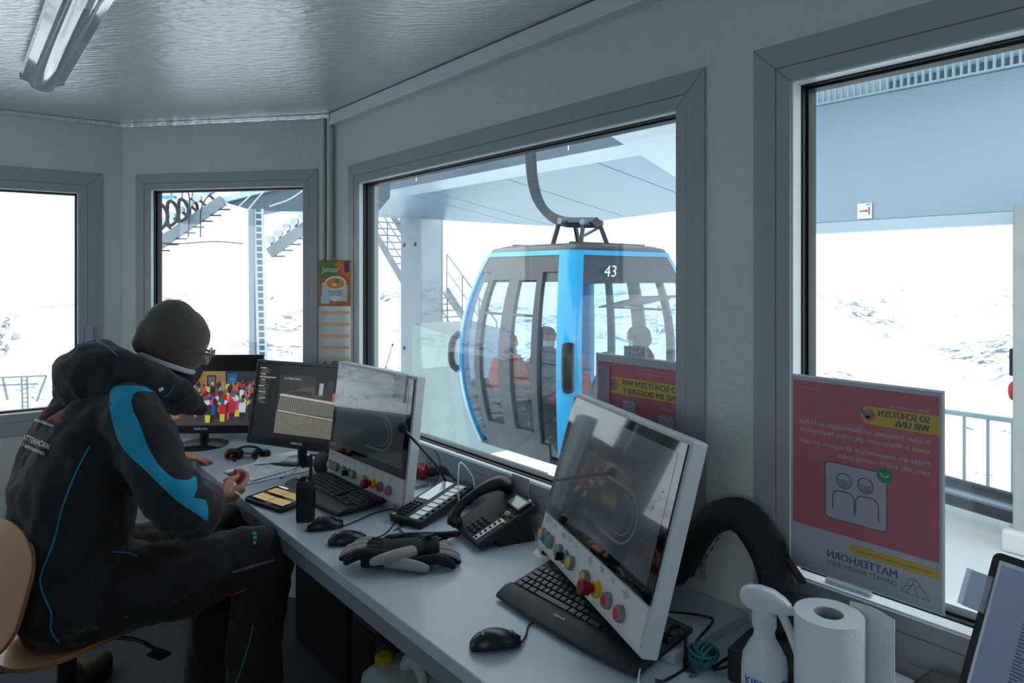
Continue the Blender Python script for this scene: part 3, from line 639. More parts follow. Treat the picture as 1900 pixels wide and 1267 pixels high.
slab1 = tag(MB().box(-2.56,-2.03,1.165,1.398,DZ,DZ+.022).build('riser_board', M_desk, smooth=False, bevel=.002), 'grey riser board under the upright control panel nearer the corner', 'shelf board')
slab2 = tag(MB().box(-1.20,-.855,1.125,1.398,DZ,DZ+.022).build('riser_board', M_desk, smooth=False, bevel=.002), 'grey riser board behind the tilted control panel with the big hose', 'shelf board')
# ---- control panels
BT = [('yellow',(214,160,40)),('blue',(50,90,160)),('green',(30,150,90)),('green',(70,160,100)),('key',None),('yellow',(216,176,50)),('yellow',(214,160,40)),('stop',None),('red',(200,50,56)),('red',(206,54,60))]
BX = [.06,.108,.156,.262,.325,.388,.535,.635,.73,.83]; 
def panel(lab, loc, yaw, tilt, w, h, grp=None):
    e = thing('control_panel', lab, 'control panel', loc, 0, grp, rot=(R(-tilt), 0, R(yaw)))
    th = .05; k = w/.56
    mb = MB(); mb.prism([(-w/2,0),(w/2,0),(w/2,th*.7),(w/2-.03,th),(-w/2+.03,th),(-w/2,th*.7)], 0, h); mb.build('housing', M_gm, e, smooth=False, bevel=.003)
    zs = .092*k
    mb = MB(); mb.box(-w/2+.012,w/2-.012,-.003,.001,.012,zs-.004); mb.build('label_strip', M_gpanel, e, smooth=False)
    mb = MB(); mb.box(-w/2+.010,w/2-.010,-.004,.001,zs,h-.010); s = mb.build('screen_glass', mat('black_glass',(9,10,12),.06,coat=1,var=(9,.2)), e, smooth=False)
    mb = MB(); mb.box(-w/2+.035,w/2-.035,-.0046,-.004,zs+.028,h-.032); s2 = mb.build('display', mat('display_haze_grey',(88,96,104),.12,coat=1,var=(5,.25)), e, smooth=False)  # base grey raised to stand in for reflected room haze on the glass
    mb = MB()
    cx, cz = w*.18, zs+(h-zs)*.36
    for rr, thk in ((.055,.006),(.04,.003)):
        n = 28
        for i in range(n):
            a0, a1 = R(-100+200*i/n), R(-100+200*(i+1)/n); f_ = lambda a, q: (cx+q*1.15*math.cos(a), -.0050, cz+q*math.sin(a))
            mb.add([f_(a0,rr),f_(a1,rr),f_(a1,rr+thk),f_(a0,rr+thk)],[(0,1,2,3)])
    for zz in (cz+.058, cz-.058): mb.add([(cx-.10,-.005,zz-.003),(cx-.01,-.005,zz-.003),(cx-.01,-.005,zz+.003),(cx-.10,-.005,zz+.003)],[(0,1,2,3)])
    mb.build('route_diagram', mat('screen_marks',(112,124,122),.4), s2, smooth=False); mb = MB(); random.seed(5)
    for i in range(46):
        x, z = random.uniform(-w*.42,w*.42), random.uniform(zs+.035, h-.11); q = random.uniform(.0006,.0020); mb.add([(x-q,-.005,z-q*1.6),(x+q,-.005,z-q),(x+q*.6,-.005,z+q*1.8),(x-q,-.005,z+q)],[(0,1,2,3)])
    o = mb.build('smudges', mat('screen_smudge',(112,122,128),.4), s2, smooth=False); o['kind'] = 'stuff'
    zb = .038*k
    for (kind, c), u in zip(BT, BX):
        x = -w/2+u*w
        x2, r = x, .0148*k
        nm = {'key':'key_switch','stop':'emergency_stop'}.get(kind, 'push_button')
        zz = zb
        o = MB(); o.M = Matrix.Translation((x, -.003, zz)) @ Matrix.Rotation(R(90),4,'X')
        if kind == 'stop':
            o.lathe([(.018*k,0),(.018*k,.008),(.014*k,.012)]); b_ = o.build(nm, mat('stop_collar_yellow',(220,170,30),.4), e)
            q = MB(); q.M = o.M; q.lathe([(.009*k,.01),(.009*k,.02),(.0150*k,.024),(.0160*k,.036),(.0150*k,.044),(.012*k,.045)]); q.build('mushroom_head', mat('stop_red',(140,24,36),.35), b_)
        elif kind == 'key':
            o.lathe([(r*1.05,0),(r*1.05,.008),(r*.9,.011)]); b_ = o.build(nm, M_gray, e)
            q = MB(); q.M = o.M; q.lathe([(r*.7,.01),(r*.66,.020)]); q.box(-.003,.003,-.011,.009,.014,.028); q.build('selector_knob', M_b2, b_)
        else:
            o.lathe([(r*1.1,0),(r*1.1,.008),(r,.0125),(r*.82,.0125)]); b_ = o.build(nm, M_gray, e, label='grey ringed %s button' % kind)
            q = MB(); q.M = o.M; q.lathe([(r*.80,.006),(r*.80,.0122),(r*.72,.0128)]); q.build('button_cap', mat('button_%s_%d' % (kind, c[0]), c, .35), b_)
    t_ = MB()
    for i, u in enumerate(BX):
        for j in range(2 if i % 3 else 3): t_.text(['START','BETRIEB','HALT','TEST','ENTRIEGELN','STOP'][(i+j) % 6], .0058, (-w/2+u*w, -.0036, .080*k-j*.0062), al='CENTER')
    t_.text('agie', .011, (-w/2+.022, -.0036, .024)); t_.build('labels', M_ink, e, smooth=False)
    mb = MB(); mb.box(-.07,.07,th,th+.05,.02,.14); mb.build('mount', M_gray, e, bevel=.004)
    return e
p1 = panel('upright grey control panel with buttons, in front of the security monitors', (-2.214,1.133,.773), 1.7, 6.8, .554, .427)
mb = MB(); mb.box(.155,.225,-.010,-.003,.335,.432); mb.build('taped_tag', thin_glass('clear_tape',(.75,.78,.8),1.5,.25), p1, smooth=False)
p2 = panel('large tilted grey control panel standing over the black keyboard', (-1.122,1.128,.798), -21.7, 15.6, .589, .424)
for p, (x, y), zb in ((p1,(-2.22,1.27),DZ+.022), (p2,(-1.17,1.30),DZ+.022)):
    a = p.rotation_euler; Mi = (Matrix.Translation(p.location) @ a.to_matrix().to_4x4()).inverted()
    mb = MB(); mb.M = Mi @ Matrix.Translation((x,y,zb)); mb.box(-.12,.12,-.07,.07,0,.012); mb.cyl((0,0,.012),(0,0,.10),.022); mb.M = Matrix(); 
    mb.tube([Mi @ Vector((x,y,zb+.09)), Vector((0,.09,.09))], .02, n=10); mb.build('stand', M_gray, p)
mb = MB(); mb.box(-2.50,-2.015,1.145,1.163,DZ,DZ+.030); tag(mb.build('front_bar', M_gm, smooth=False, bevel=.002), 'pale metal bar along the front of the riser board by the keyboard', 'bar')

# ---- security monitors
def E_(n, c, e=1.0): return mat('scr_'+n, c, .3, emit=e, spec=.3, var=(60,.06))
def monitor(lab, loc, yaw, tilt, draw):
    e = thing('monitor', lab, 'monitor', loc, 0, None, rot=(0, 0, R(yaw))); w, h = .556, .362; T_ = Matrix.Translation((0,0,.055)) @ Matrix.Rotation(R(-tilt),4,'X')
    mb = MB(); mb.M = T_; mb.box(-w/2,w/2,0,.018,0,h); mb.box(-w/2+.05,w/2-.05,.018,.05,.05,h-.05); mb.build('housing', M_b2, e, smooth=False, bevel=.004)
    mb = MB(); mb.M = T_; mb.ring(-w/2,w/2,0,h,(.014,.014,.036,.014),-.006,.0); fr = mb.build('bezel', M_b2, e, smooth=False, bevel=.002)
    mb = MB(); mb.M = T_; mb.text('SAMSUNG', .0135, (0,-.0066,.017), al='CENTER', bold=.02); mb.build('logo', M_txt, fr, smooth=False)
    sx0, sx1, sz0, sz1 = -w/2+.014, w/2-.014, .036, h-.014
    mb = MB(); mb.M = T_; mb.box(sx0,sx1,-.0015,0,sz0,sz1); sc = mb.build('screen', mat('screen_black',(12,13,15),.25), e, smooth=False)
    draw(T_, sx0, sx1, sz0, sz1, sc)
    mb = MB(); mb.cyl((0,.035,.006),(0,.035,.15),.02,n=16); mb.lathe([(.11,0),(.12,.004),(.10,.010),(.03,.016)],32); mb.build('stand', M_b2, e); 
    return e
def picture(T_, name, mats, polys, parent):
    mb = MB(); mb.M = T_; d = 0
    for i, (mi, pts) in enumerate(polys): y = -.0018-.0000045*i; mb.add([(x, y, z) for x, z in pts], [tuple(range(len(pts)))], mi)
    return mb.build(name, mats, parent, smooth=False)
def crowd(T_, x0, x1, z0, z1, sc):
    W_, H_ = x1-x0, z1-z0; X = lambda u: x0+u*W_; Z = lambda v: z0+v*H_
    cols = [(58,56,58),(150,124,70),(196,200,200),(40,44,52),(226,214,40),(20,90,160),(225,60,110),(235,90,30),(36,40,60),(210,30,40),(230,232,235),(24,26,30),(96,98,104),(150,110,40),(60,150,90)]
    M = [E_('c%d' % i, tuple(int(v*.8+24) for v in c), .5) for i, c in enumerate(cols)]
    P = []; r = lambda a, b, c, d, m: P.append((m, [(X(a),Z(c)),(X(b),Z(c)),(X(b),Z(d)),(X(a),Z(d))]))
    r(0,1,.0,.80,0); r(0,1,.52,.80,1); r(.28,.44,.56,.80,2); r(.44,.52,.50,.80,13); r(.54,.62,.5,.74,11); r(.55,.61,.52,.72,12); r(.70,1,.60,.80,3); r(.72,.80,.60,.76,5); r(.84,.92,.6,.74,8); r(.74,.78,.66,.7,14)
    for i in range(16): r(.66+i*.021,.663+i*.021,.50,.64,10)
    r(.0,.30,.0,.16,0); P.append((13,[(X(.02),Z(.05)),(X(.30),Z(.1)),(X(.36),Z(.30)),(X(.10),Z(.34))])); P.append((4,[(X(.05),Z(.10)),(X(.30),Z(.2)),(X(.30),Z(.215)),(X(.05),Z(.115))]))
    random.seed(11); L_ = []
    for i in range(72):
        v = random.random(); u = .34+.64*random.random() if v > .35 else .45+.5*random.random(); L_.append((v, u))
    for v, u in sorted(L_, reverse=True):
        z = .04+.50*v; s = .095*(1.3-.75*v); c = random.choice([8,11,9,5,10,7,6,4,8,11,12,3]); p = random.choice([11,8,12,4,11,3,6]); hc = random.choice([11,10,9,6,12,5]); q = s*.62
        P.append((p,[(X(u-s*.16),Z(z)),(X(u+s*.16),Z(z)),(X(u+s*.2),Z(z+s*1.1)),(X(u-s*.2),Z(z+s*1.1))]))
        P.append((c,[(X(u-s*.24),Z(z+s*.9)),(X(u+s*.24),Z(z+s*.9)),(X(u+s*.28),Z(z+s*1.9)),(X(u+s*.1),Z(z+s*2.2)),(X(u-s*.1),Z(z+s*2.2)),(X(u-s*.28),Z(z+s*1.9))]))
        P.append((hc,[(X(u+s*.15*math.cos(a)),Z(z+s*2.4+s*.32*math.sin(a))) for a in [k*math.pi/4 for k in range(8)]]))
    picture(T_, 'camera_picture', M, P, sc)
def ramp(T_, x0, x1, z0, z1, sc):
    W_, H_ = x1-x0, z1-z0; X = lambda u: x0+u*W_; Z = lambda v: z0+v*H_
    cols = [(20,22,26),(66,66,62),(104,100,92),(46,46,46),(150,148,140),(200,200,196),(28,28,30),(30,60,110),(170,80,60),(86,82,74)]
    M = [E_('g%d' % i, c, .7) for i, c in enumerate(cols)]; P = []
    def r(a,b,c,d,m): P.append((m, [(X(a),Z(c)),(X(b),Z(c)),(X(b),Z(d)),(X(a),Z(d))]))
    r(0,.24,.0,1,0); r(.24,1,.0,1,6); r(.245,1,.06,.86,3)
    P.append((2,[(X(.245),Z(.06)),(X(1),Z(.06)),(X(1),Z(.30)),(X(.245),Z(.36))])); P.append((9,[(X(.245),Z(.34)),(X(1),Z(.28)),(X(1),Z(.52)),(X(.27),Z(.58))]))
    P.append((4,[(X(.27),Z(.58)),(X(1),Z(.50)),(X(1),Z(.53)),(X(.27),Z(.60))])); P.append((1,[(X(.30),Z(.60)),(X(.70),Z(.58)),(X(.66),Z(.72)),(X(.52),Z(.72))])); P.append((3,[(X(.36),Z(.60)),(X(.6),Z(.60)),(X(.58),Z(.64)),(X(.42),Z(.66))]))
    for i in range(34): u = .27+i*.0215; r(u,u+.003,.36-.0*i,.575-i*.0022,4)
    for k, zz in enumerate((.36,.575)): P.append((5,[(X(.26),Z(zz)),(X(1),Z(zz-.07)),(X(1),Z(zz-.062)),(X(.26),Z(zz+.010))]))
    r(.62,.86,.62,.86,6); r(.66,.70,.62,.78,4); r(.74,.80,.62,.82,3); r(.88,.97,.60,.84,6); r(.72,.735,.6,.7,7); r(.90,.94,.44,.60,7); r(.80,.85,.54,.66,8)
    random.seed(3)
    for i in range(60): u = random.uniform(.26,.98); v = random.uniform(.08,.34); r(u,u+random.uniform(.005,.03),v,v+.004,random.choice([9,1,4]))
    for i in range(24): r(.02+.01*(i % 3),.08+.06*random.random(),.93-i*.021,.938-i*.021,5 if i % 4 == 0 else 2)
    r(.02,.20,.80,.815,4)
    mb = MB(); mb.M = T_; mb.text('31-12-2020 12:05:15', .011, (X(.29),-.0024,Z(.80))); mb.build('time_stamp', M[5], sc, smooth=False)
    picture(T_, 'camera_picture', M, P, sc)
monitor('wide black monitor showing a colourful crowd of skiers', (-3.36,.90,DZ), 52, 4, crowd)
monitor('black monitor showing a grey camera view of a fenced ramp, partly behind a panel', (-2.80,1.13,DZ+.0), 26, 10, ramp)

# ---- keyboards
def keyboard(lab, loc, rot):
    e = thing('keyboard', lab, 'keyboard', loc, 0, None, rot=rot); w = .438
    prof = [(0,.004),(.004,.012),(.03,.020),(.05,.019),(.058,.014),(.182,.018),(.188,.012),(.186,.003)]
    mb = MB(); mb.loft([[Vector((x, y+(0.010*(1-(2*x/w)**2)*-1 if y < .01 else 0), z)) for y, z in prof] for x in lin(-w/2, w/2, 12)]); mb.build('case', M_b1, e, bevel=.0015, ang=30)
    mb = MB(); mb.text('logitech', .011, (-.02,.024,.0206), (1,0,0), (0,1,-.05), al='CENTER'); mb.build('logo', M_txt, e, smooth=False)
    P_ = .0187; rows = [( -4, [1]*12), (0,[1]*13+[2]), (1,[1.5]+[1]*12+[1.5]), (2,[1.75]+[1]*11+[2.25]), (3,[1.25]+[1]*11+[2.75]), (4,[1.25,1.25,1.25,6,1.25,1,1,1.5+.5])]
    letters = {1:'1234567890-=', 2:'QWERTZUIOP', 3:'ASDFGHJKL', 4:'YXCVBNM'}
    keys = []
    x00 = -w/2+.014; yb = .164
    for ri, (code, ws) in enumerate(rows):
        y = yb-.006-(ri)*P_-(.0 if ri == 0 else .003); x = x00+(P_*1.6 if ri == 0 else 0); kh = .012 if ri == 0 else .0165
        u = 0
        for i, ww in enumerate(ws):
            L = ''
            if ri in letters:
                s_ = letters[ri]; k = i-(1 if ri > 1 else 0)
                if ri == 4: k = i-2
                if 0 <= k < len(s_): L = s_[k]
            extra = (i//4)*P_*.5 if ri == 0 else 0
            keys.append((x+u*P_+extra, y, ww*P_-.0022, kh, L)); u += ww
    xn = x00+15.3*P_
    for ri, n_ in ((1,3),(2,3)): 
        for i in range(n_): keys.append((xn+i*P_, yb-.009-ri*P_, P_-.0022, .0165, ''))
    for i in range(3): keys.append((xn+i*P_, yb-.009-5*P_, P_-.0022, .0165, ''))
    keys.append((xn+P_, yb-.009-4*P_, P_-.0022, .0165, ''))
    xk = xn+3.3*P_
    for ri in range(1, 6):
        for i in range(4):
            if (ri in (3, 5) and i == 3) or (ri == 5 and i == 1): continue
            keys.append((xk+i*P_, yb-.009-ri*P_-(0), (P_*(2 if ri == 5 and i == 0 else 1))-.0022, .0165*(1), ''))
    cache = {}
    for (x, y, ww, kh, L) in keys[:100]:
        kk = (round(ww, 4), kh, L)
        if kk not in cache:
            mb = MB(); i_ = .0016; h_ = .0062
            mb.add([(0,0,0),(ww,0,0),(ww,kh,0),(0,kh,0),(i_,i_,h_),(ww-i_,i_,h_-.0006),(ww-i_,kh-i_,h_),(i_,kh-i_,h_)],[(0,3,2,1),(4,5,6,7),(0,1,5,4),(1,2,6,5),(2,3,7,6),(3,0,4,7)],0)
            if L: mb.text(L, .0062, (i_+.0016, kh-.0075, h_+.0002), (1,0,0), (0,1,0), mi=1)
            o = mb.build('key', [M_b3, M_txt], e, smooth=False); cache[kk] = o.data
        else: o = bpy.data.objects.new('key', cache[kk]); COL.objects.link(o); o.parent = e
        t_ = (y-.058)/.124; o.location = (x, y-kh/2, .0142+.004*t_+.0004)
    for s_ in (-1, 1): mb = MB(); mb.box(s_*.18-.02,s_*.18+.02,.17,.18,-.006,.004); mb.build('foot', M_b1, e, smooth=False)
    return e
keyboard('black keyboard lying in front of the upright control panel', (-2.275,.962,DZ+.006), (R(2.0),0,R(1)))
keyboard('large black keyboard pushed under the tilted control panel', (-1.084,1.022,DZ+.003), (R(9.0),0,R(0)))

# ---- mice
def yaw_px(a, b, h): p, q = onz(*a, h), onz(*b, h); v = q-p; return math.atan2(v.y, v.x)-math.pi/2
def mouse(lab, a, b, grp=None):
    p, q = onz(*a, DZ), onz(*b, DZ); c = (p+q)/2; e = thing('computer_mouse', lab, 'computer mouse', (c.x, c.y, DZ), yaw_px(a, b, DZ), grp)
    rings = []
    N_ = 14
    for i in range(N_+1):
        t_ = i/N_; y = -.056+.112*t_; wd = .031*math.sin(math.pi*min(1,max(0,(t_*.94+.03))))**.42; hh = .045*(math.sin(math.pi*(t_*.90+.03))**.5)*(1-.30*t_)
        rings.append([Vector((wd*math.cos(a_)*(1 if math.sin(a_) < .2 else .94), y, max(0.0015, (hh*(.35+.65*math.sin(a_)**.8) if math.sin(a_) >= 0 else hh*.35*(1+math.sin(a_))*1.0))) ) for a_ in [2*math.pi*k/20 for k in range(20)]])
    mb = MB(); mb.loft(rings); mb.build('shell', M_b2, e, ang=60, sub=1)
    zt = lambda t_: .0435*(math.sin(math.pi*(t_*.90+.03))**.5)*(1-.30*t_)
    mb = MB(); mb.cyl((-.004,.034,zt(.8)-.004),(.004,.034,zt(.8)-.004),.0085,n=18); mb.build('scroll_wheel', M_gray, e)
    mb = MB(); 
    for k in range(8): t_ = .62+.045*k; y = -.056+.112*t_; mb.box(-.0005,.0005,y,y+.006,zt(t_)-.004,zt(t_)+.0004)
    mb.build('button_seam', M_gask, e, smooth=False)
    mb = MB(); mb.text('logitech', .0075, (0,-.030,zt(.25)+.0008), (1,0,0), (0,1,.25), al='CENTER'); mb.build('logo', M_txt, e, smooth=False)
    return e
mouse('black computer mouse beside the two way radio', (570,985), (636,977))
mouse('black computer mouse between the gloves and the other mouse', (608,1012), (680,1004))
mouse('black computer mouse near the front of the desk beside the large keyboard', (872,1206), (966,1196))
def cable(lab, pts, r=.0022, m=None, cat='cable', name='cable', n=8, k=8):
    P = [Vector(p) for p in pts]; mb = MB(); o = P[0].copy(); mb.tube([p-o for p in bez(P, k)], r, n=n); c = mb.build(name, m or M_b2, loc=o); return tag(c, lab, cat)
D = lambda x, y, dz=.004: onz(x, y, DZ+dz)
cable('thin black lead from the nearer mouse by the radio to the phone keypad', [D(638,976,.006),D(665,965),D(700,950),D(735,945),D(775,956)])
cable('thin black lead of the middle mouse looping past the phone keypad', [D(682,1003,.006),D(715,990),D(733,968),D(742,945),D(770,925)])
cable('thin black lead of the foremost mouse running under the big keyboard', [D(968,1192,.008),D(976,1178),D(980,1162),D(995,1150)])
cable('black lead looping round the left of the phone keypad', [D(756,960),D(742,966),D(745,985),D(775,1000),D(830,1000)], .0025)

# ---- two way radio
rp = onz(567,966,DZ); e = thing('two_way_radio', 'black handheld two way radio standing on the desk edge', 'radio', (rp.x,rp.y,DZ), R(52))
mb = MB(); mb.loft([[Vector((x,y,z)) for x,y in rrect(w_,d_,.006,3)] for w_,d_,z in ((.050,.034,0),(.054,.038,.006),(.054,.038,.10),(.050,.034,.125),(.048,.032,.128))]); mb.build('body', M_b1, e, ang=40)
mb = MB(); mb.cyl((.016,.004,.125),(.016,.004,.150),.0075,.006); mb.cyl((.016,.004,.150),(.016,.004,.212),.0055,.0045); mb.build('antenna', M_b1, e)
mb = MB(); mb.cyl((-.008,0,.126),(-.008,0,.142),.0075); mb.build('volume_knob', M_b2, e); mb = MB(); mb.cyl((-.020,0,.126),(-.020,0,.135),.005); mb.build('channel_knob', M_b2, e)
mb = MB(); mb.box(-.018,.018,-.0205,-.018,.075,.105); mb.build('display', mat('lcd_dark',(40,46,50),.15), e, smooth=False)
for i in range(3):
    for j in range(5): mb = MB(); mb.box(-.019+i*.0135,-.008+i*.0135,-.0215,-.018,.014+j*.0115,.0215+j*.0115); mb.build('key', M_b3, e, smooth=False, bevel=.001)
mb = MB(); mb.box(.027,.031,-.008,.008,.06,.10); mb.build('talk_button', M_b2, e, bevel=.002)
mb = MB(); mb.box(-.012,.012,.019,.027,.04,.11); mb.build('belt_clip', M_b2, e, bevel=.002)
# ---- tablet
e = thing('tablet_computer', 'small rugged tablet with a tan table on screen by the desk edge', 'tablet', (-2.345,.892,DZ), R(14)); e.rotation_euler = (R(3), 0, R(14))
mb = MB(); mb.prism(rrect(.215,.155,.014), 0.003, .018); mb.build('case', M_b1, e, bevel=.003)
mb = MB(); mb.prism(rrect(.200,.140,.006), .018, .0188); sc = mb.build('screen', mat('screen_black2',(14,15,17),.08,coat=1), e, smooth=False)
mb = MB(); T2 = Matrix.Rotation(R(-90),4,'X'); 
def fl(x0,x1,y0,y1,z): return [(x0,y0,z),(x1,y0,z),(x1,y1,z),(x0,y1,z)]
tan = E_('tan',(188,158,104),.5); 
for (a,b,c,d_) in ((-.088,-.004,-.056,-.016),(.0,.086,-.056,-.016),(-.088,-.004,.002,.040),(.0,.086,.002,.040)): mb.add(fl(a,b,c,d_,.0190),[(0,1,2,3)])
mb.add(fl(-.094,-.04,.052,.060,.0190),[(0,1,2,3)],1)
for k in range(10): mb.add(fl(-.085+.018*k,-.073+.018*k,-.040+.0*(k%2),-.038,.0192),[(0,1,2,3)],2); mb.add(fl(-.085+.018*k,-.070+.018*k,.018,.020,.0192),[(0,1,2,3)],2)
mb.build('table_page', [tan, E_('tabwhite',(220,226,230),.7), M_b2], sc, smooth=False)
mb = MB(); mb.box(-.03,.03,.078,.084,.006,.014); mb.build('side_grip', M_b2, e, bevel=.002)
# ---- papers and pen
M_pap = mat('paper_white', (226,232,240), .6, var=(3,.03)); M_print = mat('paper_print', (150,158,176), .7)
def sheet(lab, quadpx, dz, lines=0, grp=None):
    q = [onz(x, y, DZ+dz) for x, y in quadpx]; o = q[0].copy(); q = [v-o for v in q]; e = thing('paper_sheet', lab, 'paper', o, 0, grp)
    f_ = lambda u, v, h=0: q[0]*(1-u)*(1-v)+q[1]*u*(1-v)+q[2]*u*v+q[3]*(1-u)*v+Vector((0,0,h+.004*math.sin(u*5)*math.sin(v*3.1)*.5))
    mb = MB(); mb.grid(lambda u, v: f_(u, v), 14, 10); s_ = mb.build('sheet', M_pap, e, ang=180); so = s_.modifiers.new('t','SOLIDIFY'); so.thickness = .0006
    if lines:
        mb = MB(); random.seed(lines)
        for i in range(lines):
            v = .10+.8*i/lines; u1 = random.uniform(.5,.9)
            for a, b in ((.08, u1*.5), (u1*.55, u1)): mb.add([f_(a,v,.0009),f_(b,v,.0009),f_(b,v+.22/lines,.0009),f_(a,v+.22/lines,.0009)],[(0,1,2,3)])
        mb.build('print', M_print, e, smooth=False)
    return e
sheet('large printed sheet lying under the other papers beside the keyboard', [(455,900),(425,872),(560,838),(640,858)], .002, 16)
sheet('topmost printed sheet beside the pen and in front of the monitors', [(465,893),(413,874),(512,846),(586,858)], .007, 20)
sheet('blank curled sheet in front of the ramp monitor', [(470,862),(480,848),(560,834),(590,852)], .012, 0)
p, q = onz(519,889,DZ+.016), onz(557,867,DZ+.016); e = thing('ballpoint_pen', 'white ballpoint pen with a blue grip on the papers', 'pen', p); v = q-p; u = v.normalized(); L0 = v.length
mb = MB(); mb.cyl(u*.02, u*L0*.98, .0046); mb.build('barrel', M_white, e); mb = MB(); mb.cyl(Vector(), u*.035, .0012, .0052); mb.build('grip', mat('pen_blue',(20,40,140),.4), e)
mb = MB(); mb.bar(u*L0*.65+Vector((0,0,.006)), u*L0*.98+Vector((0,0,.007)), .003, .0015); mb.build('clip', mat('pen_blue',(20,40,140),.4), e); mb = MB(); mb.cyl(u*L0*.98, u*(L0*.98+.008), .003); mb.build('push_cap', mat('pen_blue',(20,40,140),.4), e)
# ---- headset with orange dots
hp = onz(458,850,DZ); e = thing('radio_headset', 'black folded radio headset with orange dots and coiled lead', 'headset', (hp.x,hp.y,DZ), R(50))
for x, n_ in ((-.055,'earpiece'),(.062,'earpiece')):
    mb = MB(); mb.loft([[Vector((x+a*k_, b*k_, z)) for a, b in rrect(.075,.05,.016,4)] for k_, z in ((.8,0),(1,.010),(1,.026),(.75,.036))]); o = mb.build(n_, M_b2, e, ang=50)
    m2 = MB(); m2.cyl((x,-.024,.018),(x,-.029,.018),.0055); m2.build('orange_dot', mat('dot_orange',(230,90,50),.4), o)
mb = MB(); mb.tube(bez([(-.055,0,.03),(-.02,.01,.046),(.03,.01,.046),(.065,0,.032)]), .008, flat=.6); mb.build('head_strap', M_b1, e)
mb = MB(); mb.tube([(-.06+.12*i/120, .035+.005*math.cos(i*.9), .012+.005*math.sin(i*.9)) for i in range(121)], .0018, n=6); mb.build('coiled_lead', M_b2, e)
mb = MB(); mb.tube(bez([(-.06,-.02,.01),(-.05,-.05,.012),(-.03,-.055,.008)]), .005); mb.ell((-.03,-.055,.008),(.008,.006,.007)); mb.build('boom_microphone', M_b2, e)
# ---- rounded black charger behind keyboard
cp = onz(606,886,DZ); e = thing('radio_charger', 'round black charger with stub antenna left of the upright control panel', 'charger', (cp.x-.03,cp.y+.02,DZ), R(30))
mb = MB(); mb.M = Matrix.Translation((0,0,.045)) @ Matrix.Rotation(R(90),4,'Y'); mb.lathe([(.036,-.045),(.043,-.035),(.043,.03),(.036,.045)],28); mb.M = Matrix(); mb.build('body', M_b1, e)
mb = MB(); mb.M = Matrix.Translation((-.046,0,.045)) @ Matrix.Rotation(R(90),4,'Y'); mb.lathe([(.03,-.004),(.03,.003)],24); mb.build('face_ring', M_chrome, e)
mb = MB(); mb.cyl((.0,0,.085),(-.006,0,.135),.008,.006); mb.build('antenna', M_b1, e); mb = MB(); mb.box(-.035,.035,-.03,.03,0,.01); mb.build('foot', M_b1, e, bevel=.003)
# ---- gooseneck microphone
mp_ = Vector((-2.006,1.362,DZ)); e = thing('gooseneck_microphone', 'black gooseneck microphone leaning over the right side of the upright panel', 'microphone', mp_)
tip = at(749,796,2.10)-mp_; mid = at(812,868,2.33)-mp_; m0 = at(829,898,2.40)-mp_
mb = MB(); mb.lathe([(.03,0),(.03,.008),(.012,.014),(.009,.03)],24); mb.build('base', M_b1, e)
c = bez([(0,0,.01), m0, mid, mid.lerp(tip,.5)+Vector((0,0,.004)), tip], 8); mb = MB(); mb.tube(c, [.0065]*9+[.0048]*(len(c)-9), n=10); mb.build('gooseneck', M_b2, e)
mb = MB(); u = (tip-mid).normalized(); mb.ell(tip+u*.008, .0165, 20, 12); mb.cyl(tip-u*.012, tip, .008, .012); mb.build('foam_windshield', mat('foam_black',(16,17,19),.95,bump=(400,.6)), e)
# ---- keypad module
e = thing('phone_keypad_module', 'black intercom keypad with a row of white labels behind the telephone', 'keypad', (-1.905,1.235,DZ+.021)); e.rotation_euler = (R(10), 0, R(15))
mb = MB(); mb.prism(rrect(.135,.275,.008), .004, .028); mb.build('case', M_b1, e, bevel=.003)
mb = MB(); mb.box(-.05,.05,.09,.11,-.022,.006); mb.build('rear_foot', M_b1, e, smooth=False)
for i in range(3):
    for j in range(6): mb = MB(); mb.lathe([(.0062,.028),(.0062,.032),(.0048,.0334)],12); o = mb.build('key', M_b3, e); o.location = (-.050+i*.017, -.118+j*.016, 0)
mb = MB(); mb.box(-.055,-.008,-.012,.118,.028,.0295); mb.build('clear_window', mat('lcd_pale',(150,176,196),.12,coat=1), e, smooth=False)
for j in range(9):
    mb = MB(); mb.box(.012,.046,-.126+j*.0275,-.104+j*.0275,.028,.0292); mb.build('label_window', mat('label_pale',(214,226,236),.4), e, smooth=False)
    mb = MB(); mb.lathe([(.006,.028),(.006,.0315),(.0045,.033)],12); o = mb.build('key', M_b3, e); o.location = (.056, -.115+j*.0275, 0)
mb = MB(); mb.box(-.058,-.044,-.132,-.124,.028,.030); mb.build('yellow_tab', mat('tab_yellow',(214,210,30),.4), e, smooth=False)
e = thing('wire_holder', 'small white bent wire stand on the keypad behind the handset', 'wire holder', tuple(at(852,935,2.12))); o_ = Vector(e.location)
mb = MB(); mb.tube(bez([at(852,935,2.12)-o_, at(850,900,2.12)-o_, at(852,861,2.13)-o_, at(862,864,2.16)-o_, at(877,886,2.2)-o_, at(880,905,2.22)-o_],8), .0022, n=8); mb.build('wire', M_white, e)
